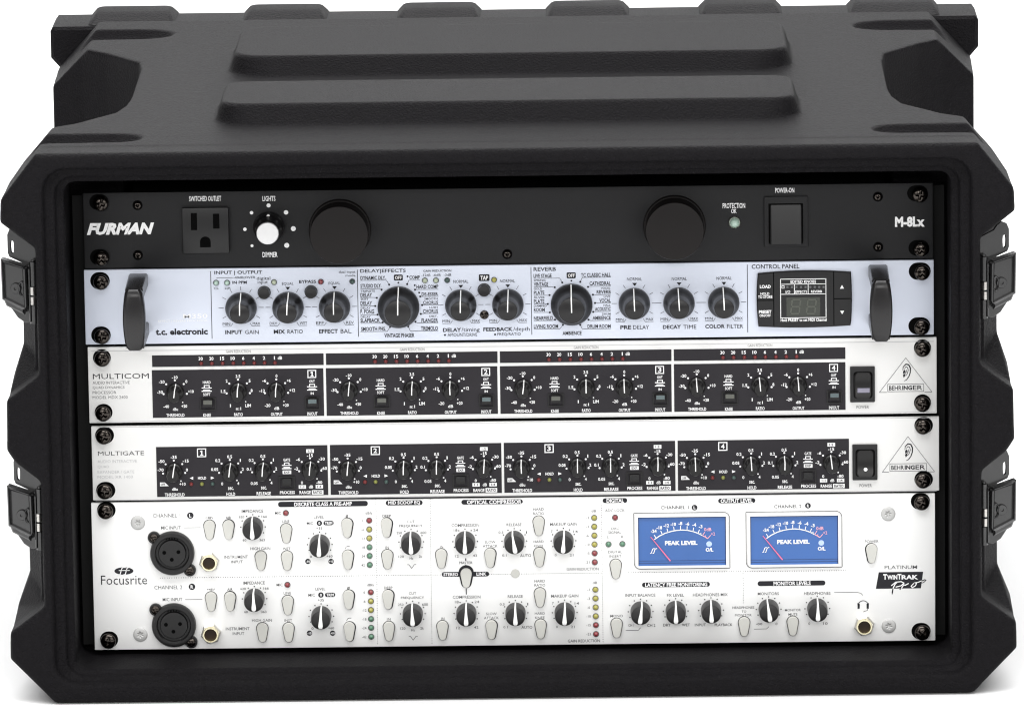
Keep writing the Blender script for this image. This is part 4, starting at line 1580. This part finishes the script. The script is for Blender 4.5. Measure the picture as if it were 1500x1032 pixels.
def put_fin(px, py, rot=0.0, rad=18.2, angs=(-120, -92, -61, -30, 0, 30, 61, 92, 120)):
    o = part('knob', FK, unit, px, py, 0, rot)
    sub('pointer_fin', FKP, o)
    k5.ring_dots(px, py, rad, angs, .95)


# cream tear-drop push buttons: the face seen spans py0..py1
def tear(r0, r1, L, grow=0.0):
    """outline: round top of radius r0 at +L/2, small round bottom r1"""
    r0, r1 = r0 + grow, r1 + grow
    a = math.asin((r0 - r1) / L) if L > r0 - r1 else 0
    pts = []
    for i in range(15):
        t = math.radians(0) - a + (math.pi + 2 * a) * i / 14
        pts.append((r0 * math.cos(t), L / 2 + r0 * math.sin(t)))
    for i in range(11):
        t = math.pi + a + (math.pi - 2 * a) * i / 10
        pts.append((r1 * math.cos(t), -L / 2 + r1 * math.sin(t)))
    return pts


def tear_meshes():
    r0, r1, L = 8.3 * PX, 5.4 * PX, 15.4 * PX
    body_, gap_ = MB(), MB()
    out = tear(r0, r1, L)
    body_.loft([[(x, .0, z) for x, z in out], [(x, -.0017, z) for x, z in out], [(x, -.0020, z) for x, z in inset(out, .0003)]])
    gap_.flat(tear(r0, r1, L, 0.95 * PX), -.0001)
    return mesh_only(body_, 'push_button', MT['cream'], 35), mesh_only(gap_, 'button_gap', MT['inkblack'], None)


TB, TG = tear_meshes()


def put_tear(px, top, shift=(0, 0)):
    """px centre, top = top of the visible cap on the photograph"""
    x, z = U(px, top + 15.2, -.0020)
    o = bpy.data.objects.new('push_button', TB)
    COL.objects.link(o)
    o.location = Vector((x, -.0001, z)) - unit.location
    o.parent = unit
    sub('button_gap', TG, o, (shift[0] * PX, 0, (shift[1] - .1) * PX))


L5 = {c: led_mesh('indicator_light', 4.5, MT[m]) for c, m in (('R', 'ledred'), ('Y', 'ledyel'), ('G', 'ledgrn'))}


def lamp(px, py, c):
    part('indicator_light', L5[c], unit, px, py)


def g(t, x0, x1, y0, y1, ink=None, b=.004):
    (ink or g5).text(t, x0, x1, y0, y1, b)


# microphone sockets and jacks
def xlr(px, py):
    mb = MB()
    mb.lathe([(32.6 * PX, 0), (32.6 * PX, .0026), (31.2 * PX, .0036), (29.5 * PX, .0038), (25.5 * PX, .0036), (24.2 * PX, .0030), (23.8 * PX, .0011), (20.6 * PX, .0010)], n=64)
    mb.lathe([(20.6 * PX, .0009), (20.4 * PX, .0022), (19.6 * PX, .0026), (.2 * PX, .0026)], n=48)
    for (dx, dz) in ((-26.5, 23.5), (25, -26)):
        mb.lathe([(9.2 * PX, 0), (9.2 * PX, .0016), (8.4 * PX, .0022), (.2 * PX, .0022)], dx * PX, dz * PX, 0, 28)
    x, z = U(px, py)
    o = mb.build('microphone_socket', MT['xlr'], unit, (x - lx, -.0001, z - lz))
    for (dx, dz) in ((-11.6, 1.6), (9.2, 2.4), (-.8, -9)):
        h = MB()
        h.disc(dx * PX, dz * PX, 2.9 * PX, -.00275, 16)
        h.build('contact_hole', MT['hole'], o, smooth=None)
    k = MB()
    for i in range(5):
        xx = (-8 + 4 * i) * PX
        k.box(xx - .0003, xx + .0003, -.0030, -.0010, 20.8 * PX, 23.2 * PX)
    k.build('key_slot', MT['hole'], o, smooth=None)
    for (dx, dz, r_) in ((-26.5, 23.5, 20), (25, -26, 50)):
        s_ = sub('connector_screw', EAR_SCREW, o, (dx * PX, -.0021, dz * PX))
        s_.rotation_euler = (0, math.radians(r_), 0)
    return o


def jack(px, py):
    mb = MB()
    hexa = [(15.4 * PX * math.cos(math.radians(60 * i + 12)), 15.4 * PX * math.sin(math.radians(60 * i + 12))) for i in range(6)]
    mb.use(MT['nickel'])
    mb.plate(hexa, -.0026, -.0001, .0007)
    x, z = U(px, py)
    o = mb.build('jack_socket', None, unit, (x - lx, 0, z - lz), 25)
    b = MB()
    n = 36
    prof = [(11.8, .0026), (11.8, .0046), (11.0, .0052), (9.4, .0052), (8.4, .0046), (8.0, .0028), (8.0, .0005)]
    vs, fs = [], []
    for r, h in prof:
        for i in range(n):
            a = 2 * math.pi * i / n
            vs.append((r * PX * math.cos(a), -h, r * PX * math.sin(a)))
    for kk in range(len(prof) - 1):
        for i in range(n):
            j = (i + 1) % n
            fs.append((kk * n + i, kk * n + j, (kk + 1) * n + j, (kk + 1) * n + i))
    b.add(vs, fs)
    b.build('jack_bush', MT['brass'], o, None, 40)
    h = MB()
    h.disc(0, 0, 8.1 * PX, -.0028, 28)
    h.build('jack_hole', MT['bore'], o, smooth=None)


xlr(252.6, 808.8)
xlr(255, 914)
jack(306.6, 821.8)
jack(309, 926.6)
jack(1265.8, 915)

for row in range(2):
    dx, dy = row * 2.3, row * 105

    def t_(t, x0, x1, y0, y1, ink=None, b=.004):
        (ink or g5).text(t, x0 + dx, x1 + dx, y0 + dy, y1 + dy, b)
    t_('MIC INPUT', 236, 264.8, 769.8, 774.6)
    g5.level(269 + dx, 294 + dx, 772.2 + dy, .7)
    t_('+48V', 300.6, 312.6, 756, 759.2, k5, 0)
    t_('AIR', 330.6, 338.4, 755.6, 759.4, k5, .004)
    put_tear(306.8 + dx, 762.4 + dy, (0, 0))
    put_tear(334.6 + dx, 762.2 + dy, (.3, .4))
    t_('IMPEDANCE', 354, 385.6, 745.6, 750.2)
    put_fin(370.6 + dx, 770.6 + dy, -1, 18, (-92, -61, -30, 0, 30, 61, 92, 122))
    t_('620', 349.8, 357.8, 754.8, 758.2)
    t_('166', 383.2, 391.4, 754.2, 757.6)
    t_('60', 355.4, 360.8, 788.8, 792.2)
    t_('363', 380.2, 388, 788.6, 792)
    t_('INSTRUMENT', 328.4, 363.2, 812.8, 817.2)
    t_('INPUT', 338.6, 355.6, 820, 824.2)
    t_('HIGH GAIN', 366.8, 396, 800.6, 804.8)
    put_tear(382 + dx, 807.4 + dy)
    t_('MIC', 402.8, 411.8, 748.8, 752.8)
    lamp(418.7 + dx, 750.7 + dy, 'R')
    t_('LINE', 413.2, 424.2, 761, 764.8)
    put_tear(419.2 + dx, 767.6 + dy)
    t_('INST', 414.4, 425.6, 801, 804.8)
    put_tear(420.4 + dx, 807.4 + dy)
    t_('LEVEL', 459.8, 474.4, 755, 758.8)
    t_('MIC', 449.4, 459, 763.6, 767.8)
    k5.dot(467.8 + dx, 765.6 + dy, 4.0, 0, 20)
    w5.ctext('0', 467.8 + dx, 765.6 + dy, 2.6, 4.2, .03)
    k5.rect(473.8 + dx, 488.8 + dx, 762.2 + dy, 768.6 + dy, 3.2)
    w5.ctext('TRIM', 481.3 + dx, 765.4 + dy, 11, 4.2, .03)
    t_('+35', 463.2, 472, 771.2, 775, k5, -.004)
    put_fin(468.4 + dx, 796.2 + dy, 2)
    t_('0', 454, 457, 812.8, 816.4)
    t_('+60', 478.4, 487.2, 812.2, 815.8)
    for (xx, tt) in ((451, '-10'), (485, '+10')):
        k5.dot(xx + dx, 821.5 + dy, 4.0, 0, 20)
        w5.ctext(tt, xx + dx, 821.5 + dy, 6, 3.4, .03)
    k5.arc(508.2 + dx, 755.4 + dy, 1.5, 0, 360, .7, 14)
    k5.line([(506.4 + dx, 757.4 + dy), (510 + dx, 753.4 + dy)], .6)
    put_tear(508.2 + dx, 759.6 + dy, (.7, 0))
    k5.line([(505.4 + dx, 803.4 + dy), (507 + dx, 800.4 + dy), (508.8 + dx, 799.4 + dy), (512.4 + dx, 799.3 + dy)], .7)
    put_tear(509.4 + dx, 806.2 + dy, (.6, 0))
    t_('dBfs', 535.2, 545.2, 749, 752.8)
    for c, y, n in (('R', 761.6, '0'), ('Y', 774.7, '-6'), ('Y', 787.7, '-12'), ('G', 800.7, '-18'), ('G', 813.5, '-24'), ('G', 826.6, '-42')):
        lamp(540.8 + dx + (y - 761) * .012, y + dy, c)
        w_ = {1: 2.2, 2: 4, 3: 6.6}[len(n)]
        g5.ctext(n, 531.2 + dx, y + dy + .4, w_, 3.6, .004)
    t_('DEEP', 560.2, 572.6, 753.2, 757, k5, .004)
    put_tear(566 + dx, 759.2 + dy, (.8, 0))
    t_('IN', 564.4, 569.8, 799.2, 803)
    put_tear(567.4 + dx, 805.6 + dy)
    t_('CUT', 596.6, 607.4, 761.4, 765.2)
    t_('FREQUENCY', 585, 619, 767.8, 771.8, k5, 0)
    t_('250', 580.8, 588.8, 778, 781.6)
    t_('600', 616, 624.6, 777.6, 781.4, k5, 0)
    put_fin(602.4 + dx, 792.4 + dy, -2)
    t_('120', 583.8, 591.6, 812.8, 816.4)
    t_('2k', 613.4, 618.6, 812.4, 816.2)
    t_('Hz', 600, 605.4, 815.4, 818.8)
    k5.line([(596.6 + dx, 826.2 + dy), (599.2 + dx, 826.4 + dy), (601 + dx, 829 + dy), (603 + dx, 831.6 + dy), (605 + dx, 829 + dy), (606.8 + dx, 826.2 + dy), (609.6 + dx, 826 + dy)], .7)
    dx = row * 1.8
    t_('COMPRESSION', 661.4, 702, 766.4, 770.8)
    t_('18', 664.6, 670, 774, 777.8)
    t_('24', 693.4, 700.2, 773.8, 777.4)
    put_fin(681.4 + dx, 791.8 + dy, 0)
    t_('12', 666.4, 672, 812, 815.6)
    t_('42', 692.6, 699, 811.2, 814.8)
    t_('IN', 644.4, 649.2, 798.4, 802)
    put_tear(646.4 + dx, 804.4 + dy)
    t_('SLOW', 710.2, 725.8, 791.2, 795)
    t_('ATTACK', 707.2, 728.8, 797.2, 801)
    put_tear(718 + dx, 803.4 + dy, (.5, 0))
    t_('RELEASE', 742, 764, 765.6, 769.8)
    t_('0.3', 730.2, 737.2, 777.4, 781)
    t_('1', 770.4, 772, 777.2, 780.8)
    put_fin(753.4 + dx, 791.2 + dy, (-9, 0)[row])
    t_('0.1', 735.6, 742, 811, 814.4)
    t_('AUTO', 762, 778, 810.8, 815, k5, 0)
    t_('HARD', 781, 796.6, 743.2, 747.2)
    t_('RATIO', 781, 797, 749.4, 753.2)
    put_tear(789.2 + dx, 756.4 + dy)
    t_('HARD', 781.6, 796.4, 790.8, 794.4)
    t_('KNEE', 782, 796, 797, 800.6)
    put_tear(790.2 + dx, 802.4 + dy)
    t_('MAKEUP GAIN', 805.6, 845.4, 764.8, 769.2)
    t_('7', 806.8, 809.4, 776, 779.6)
    t_('14', 840, 846.4, 776, 779.6)
    put_fin(825.4 + dx, 790.8 + dy, (4, 2)[row])
    t_('0', 812.6, 815.2, 810.6, 814)
    t_('21', 834.6, 840, 810.4, 814)
    t_('dB', 866.4, 873, 745.8, 749.6)
    for c, y, n in (('Y', 757.7, '-1'), ('Y', 770.7, '-3'), ('Y', 783.7, '-6'), ('Y', 796.7, '-10'), ('R', 809.6, '-15'), ('R', 822.7, '-21')):
        lamp(870.4 + dx + (y - 757) * .012, y + dy, c)
        g5.ctext(n, 860.4 + dx, y + dy + .2, 4 if len(n) == 2 else 6.4, 3.6, .004)
    t_('GAIN REDUCTION', 830, 877, 830.6, 834.8, None if row == 0 else k5, 0)

# stereo link
k5.text('MASTER', 673, 692, 821.6, 825.4, 0)
k5.upright(682.2, 817, 820.6, 1.6)
k5.upright(682.4, 826.4, 830, 1.6)
k5.upright(683, 861, 870, 1.4)
k5.rect(647.2, 716.4, 836.8, 843.8, 3.4)
w5.text('STEREO', 649.6, 671, 838.2, 843, .03)
w5.text('LINK', 698, 712.6, 837.4, 842.2, .03)
X, Z = U(683, 845.4)
bigt = [(X + a, Z + b) for a, b in tear(11.2 * PX, 7.8 * PX, 15.6 * PX)]
k5.mb.flat(bigt, -.00022)
put_tear(682.8, 832.6)
mb = MB()
mb.lathe([(6.4 * PX, 0), (6.4 * PX, .0005), (5.8 * PX, .0007), (.1 * PX, .0007)], n=28)
part('blank_plug', mesh_only(mb, 'blank_plug', MT['cream'], 40), unit, 754.9, 839.2)

# digital column
g('ADC LOCK', 886.4, 915.2, 745, 749)
lamp(901, 757.4, 'R')
g('DAC', 895.6, 906.6, 771.6, 775.2)
g('SIGNAL', 891, 910.2, 777, 781)
g('L', 889.4, 891.6, 784, 787.6)
g('R', 910, 913, 783.8, 787.4)
lamp(891.4, 796.4, 'G')
lamp(911.8, 796, 'G')
g('DIGITAL', 891, 911.4, 805.6, 809.6)
g('INSERT', 892.6, 910.2, 812.2, 815.8)
put_tear(902, 819.6)
g('MONO', 894, 912.2, 899.4, 903.2)
put_tear(903.4, 906)
# monitoring
g('INPUT BALANCE', 915.8, 960, 868.8, 873)
g('FX LEVEL', 977, 1002, 868.8, 873)
g('HEADPHONES MIX', 1015, 1066, 868, 872.4)
for (px, py, rot) in ((938.4, 894.4, 7), (989.8, 893.6, 0), (1041.6, 892.4, -1), (1126, 891, -8), (1197.2, 890, 0)):
    put_fin(px, py, rot)
g('CH 1', 920.4, 928.6, 913, 917)
g('CH 2', 948, 960, 913, 917, k5)
g('DRY', 971.6, 982.2, 912.6, 916.6, k5)
g('WET', 999, 1010.6, 912.4, 916.4, k5)
g('INPUT', 1017.8, 1034, 912.4, 916.4, k5)
g('PLAYBACK', 1047, 1072.8, 912.2, 916.2, k5)
k5.line([(916.6, 922.6), (935, 922.2), (938.4, 918.4)], .7)
g('HEADPHONES', 1073, 1105, 887.2, 890.8, k5, 0)
g('TO', 1086.4, 1093.2, 893.2, 896.4, k5, 0)
g('MONITOR', 1076.6, 1101, 898.4, 901.8, k5, 0)
put_tear(1090.2, 903.8)
g('MONITORS', 1110, 1141, 866.6, 870.8)
g('MONITOR', 1149.8, 1173, 890.8, 894.4)
g('MUTE', 1155, 1168, 897.2, 900.8)
put_tear(1161.4, 903)
g('HEADPHONES', 1177.8, 1216.6, 866, 870.4)
g('-oo', 1107.4, 1116.6, 911.4, 914.8, k5)
g('0', 1136, 1138.8, 911, 914.6)
g('0', 1184, 1186.8, 910.6, 914.2)
g('10', 1205.6, 1212.4, 910.4, 914.2)
k5.line([(1104.4, 920.6), (1123, 920.2), (1126.4, 916.8)], .7)
k5.line([(1222, 867), (1255, 866.6), (1261, 868), (1264, 871.2)], .6)
# headphone pictogram
k5.arc(1264.4, 886.4, 7.6, -95, 95, 1.0, 18)
for s_ in (-1, 1):
    k5.poly([(1264.4 + s_ * 8.4, 882.4), (1264.4 + s_ * 5.0, 883.4), (1264.4 + s_ * 5.0, 890.4), (1264.4 + s_ * 8.2, 891)])
k5.line([(1270.6, 891), (1270.4, 893.4), (1268, 894), (1265.6, 894.4), (1265.4, 896)], .7)
g('POWER', 1266.8, 1287, 790.2, 794.4)
put_tear(1277, 796.8, (-.6, 0))
g('PLATINUM', 1295.8, 1343.4, 827.4, 832.6)
k5.poly([(1287.2, 837.4), (1352.2, 836.6), (1349, 860.8), (1283, 861.6)])
w5.text('T', 1293.6, 1299.4, 840, 848, .04)
w5.text('WIN', 1299.6, 1314.4, 841.4, 848, .04)
w5.text('T', 1314.6, 1320.4, 839.8, 847.8, .04)
w5.text('RAK', 1320.6, 1345, 841.2, 847.8, .04)
w5.line([(1308, 861), (1311, 855), (1314, 852)], 1.6)
w5.line([(1305.6, 857), (1312, 851.8), (1320, 851), (1324, 853), (1320, 857), (1312, 859)], 1.5)
w5.line([(1320.5, 860.8), (1323.6, 855.6), (1326, 856.2), (1331, 853.6)], 1.5)
w5.line([(1338.6, 853.4), (1334.6, 857.6), (1336.4, 859.8), (1341, 857), (1342.6, 853.4), (1339.6, 852.6), (1345.2, 851.8), (1350, 849.8)], 1.4)
k5.line([(1308, 861.4), (1307.2, 866.4), (1306.8, 869.6)], [1.6, 2.0, 1.0], .0001)
k5.line([(1319, 861.3), (1318, 863)], 1.5, .0001)
k5.line([(1350.4, 849.8), (1354.6, 848.2), (1356.4, 849), (1354, 851.4), (1350.2, 853.4)], [1.4, 1.3, 1.1, 1.0, .8], .0001)


# level meters
def level_meter(ox, oy, n, disc, dcx):
    k5.text('CHANNEL %d' % n, 967.8 + disc, 1008.6 + disc - (0 if n == 1 else 1.0), 741 + oy * .9 - .8, 745.8 + oy * .9 - .8, 0)
    k5.dot(dcx, 742.8 + (oy - 1.2 if n == 2 else 0), 4.2, 0, 20)
    w5.ctext('LR'[n - 1], dcx, 742.8 + (oy - 1.2 if n == 2 else 0), 3, 4.4, .03)
    p, q_ = U(928.2 + ox, 751 + oy), U(1069.4 + ox, 831.4 + oy)
    p0, q0 = p, q_
    o_ = rrect(p[0], q_[0], q_[1], p[1], (.0035, .0004, .0035, .0004))
    k5.mb.ribbon(o_ + [o_[0], o_[1]], .8 * PX, -.00015)
    mb = MB()
    def ring_(d):
        return rrect(p0[0] + d, q0[0] - d, q0[1] + d, p0[1] - d, tuple(max(.00012, r_ - d) for r_ in (.0035, .0004, .0035, .0004)))
    o1, o2 = ring_(1.4 * PX), ring_(1.4 * PX + .0003)
    p, q_ = U(934.4 + ox, 756.4 + oy), U(1063.8 + ox, 826.6 + oy)
    n_ = len(o1)
    # white bezel: outer edge, front, and the inner edge dropping back to the dial
    cor = [(p[0], q_[1]), (q_[0], q_[1]), (q_[0], p[1]), (p[0], p[1])]
    inn = []
    for i in range(n_):
        inn.append(cor[i // 6])
    mb.loft([[(x - lx, -.0002, z - lz) for x, z in o1], [(x - lx, -.0018, z - lz) for x, z in o2], [(x - lx + (0), -.0018, z - lz) for x, z in inn], [(x - lx, -.0004, z - lz) for x, z in inn]], cap=False)
    me_ = mb.build('level_meter', MT['whitepaint'], unit, smooth=30)
    f = MB()
    f.flat([(p[0] - lx, q_[1] - lz), (q_[0] - lx, q_[1] - lz), (q_[0] - lx, p[1] - lz), (p[0] - lx, p[1] - lz)], -.0005)
    f.build('meter_dial', MT['meterblue'], me_, smooth=None)
    Y = -.0005
    dk = Print(Y, .0001)
    dk.level(934.6 + ox, 1063.6 + ox, 757.2 + oy, 1.4)
    dk.upright(935.2 + ox, 757, 826.4 + oy, 1.5) if n == 1 else dk.upright(935.2 + ox, 757 + oy, 826.4 + oy, 1.5)
    dk.upright(1063 + ox, 757 + oy, 826.4 + oy, 1.3)
    dk.level(935 + ox, 1063.4 + ox, 823.8 + oy, .9)
    dk.level(935 + ox, 1063.4 + ox, 820.4 + oy, .7)
    dd = dk.build(MT['meterdark'], unit, 'dial_edge')
    dd.parent = me_
    w = Print(Y, .00015)
    pk = Print(Y, .00015)
    C = [(958.4, 789.6), (966, 784.4), (974.6, 780.2), (984, 777.4), (992, 776), (1000, 775.5), (1008, 776.2), (1016, 778), (1023, 780.6), (1029, 783.6)]
    w.line([(a + ox, b + oy) for a, b in C], 1.5)
    pk.line([(a + ox, b + oy) for a, b in ((1029, 783.6), (1033, 785.8), (1036.8, 788.2))], 1.4)
    for (a, b, c, d) in ((961.2, 787.4, 958.2, 783), (970.2, 782, 967.8, 776.8), (978.6, 779, 977, 773.4), (987.6, 776.6, 986.8, 771), (997, 775.4, 996.8, 769.4), (1006.4, 775.8, 1006.6, 770), (1015, 777.8, 1016.2, 772), (1022.4, 780.4, 1024.6, 775)):
        w.line([(a + ox, b + oy), (c + ox, d + oy)], 1.1)
    for (a, b, c, d) in ((1025.8, 782, 1027, 779.6), (1029, 783.6, 1032.4, 778.6), (1032.6, 785.8, 1034, 783.4), (1036.8, 788, 1041, 783.2)):
        (w if a < 1027 else pk).line([(a + ox, b + oy), (c + ox, d + oy)], 1.0)
    for t, a, b, wd in (('-24', 957.6, 777.2, 8.4), ('-18', 965.8, 772.2, 8.2), ('-12', 976, 769, 8), ('-10', 986.2, 767.2, 8), ('-8', 996.7, 766, 5.6), ('-6', 1007, 766.6, 5.6), ('-4', 1017, 768, 5.6), ('-3', 1026.3, 770.6, 5.4)):
        w.ctext(t, a + ox, b + oy, wd, 5, .03)
    pk.ctext('0dB', 1036.7 + ox, 774.7 + oy, 10.6, 5, .01)
    pk.ctext('+2', 1044.4 + ox, 781.2 + oy, 6, 4.6, .01)
    w.text('PEAK LEVEL', 974 + ox, 1021.6 + ox, 791.4 + oy, 797.6 + oy, .045)
    w.text('O/L', 1033.6 + ox, 1045 + ox, 801.6 + oy, 807.2 + oy, .04)
    for e in (0, 3.6):
        w.line([(952.4 + e + ox, 810 + oy), (954 + e + ox, 809.4 + oy), (956 + e + ox, 803.6 + oy), (957.8 + e + ox, 802.6 + oy), (959 + e + ox, 803 + oy)], 1.1)
    wo = w.build(MT['inkwhite'], unit, 'dial_lettering')
    wo.parent = me_
    po = pk.build(MT['pink'], unit, 'red_scale')
    po.parent = me_
    l = Print(Y, .0002)
    l.dot(1038.7 + ox, 796 + oy, 4.2, 0, 20)
    lo = l.build(MT['paleblue'], unit, 'overload_lamp')
    lo.parent = me_
    nd = MB()
    a, b = U(953.2 + ox, 785.4 + oy, Y), U(982 + ox, 820.6 + oy, Y)
    d = Vector((b[0] - a[0], b[1] - a[1])).normalized()
    nn = Vector((-d.y, d.x))
    w0, w1 = .5 * PX, .95 * PX
    out = [(a[0] + nn.x * w0, a[1] + nn.y * w0), (b[0] + nn.x * w1, b[1] + nn.y * w1), (b[0] - nn.x * w1, b[1] - nn.y * w1), (a[0] - nn.x * w0, a[1] - nn.y * w0)]
    nd.plate([(x - lx, z - lz) for x, z in out], Y - .0008, Y - .0005)
    nd.build('needle', MT['red'], me_, smooth=None)


level_meter(0, 0, 1, 0, 1017.4)
level_meter(164.3, -1.6, 2, 166.4, 1183.5)
k5.build(MT['inkblack'], unit)
w5.build(MT['inkwhite'], unit)
g5.build(MT['inkgrey'], unit)
bpy.data.objects.remove(_fo)
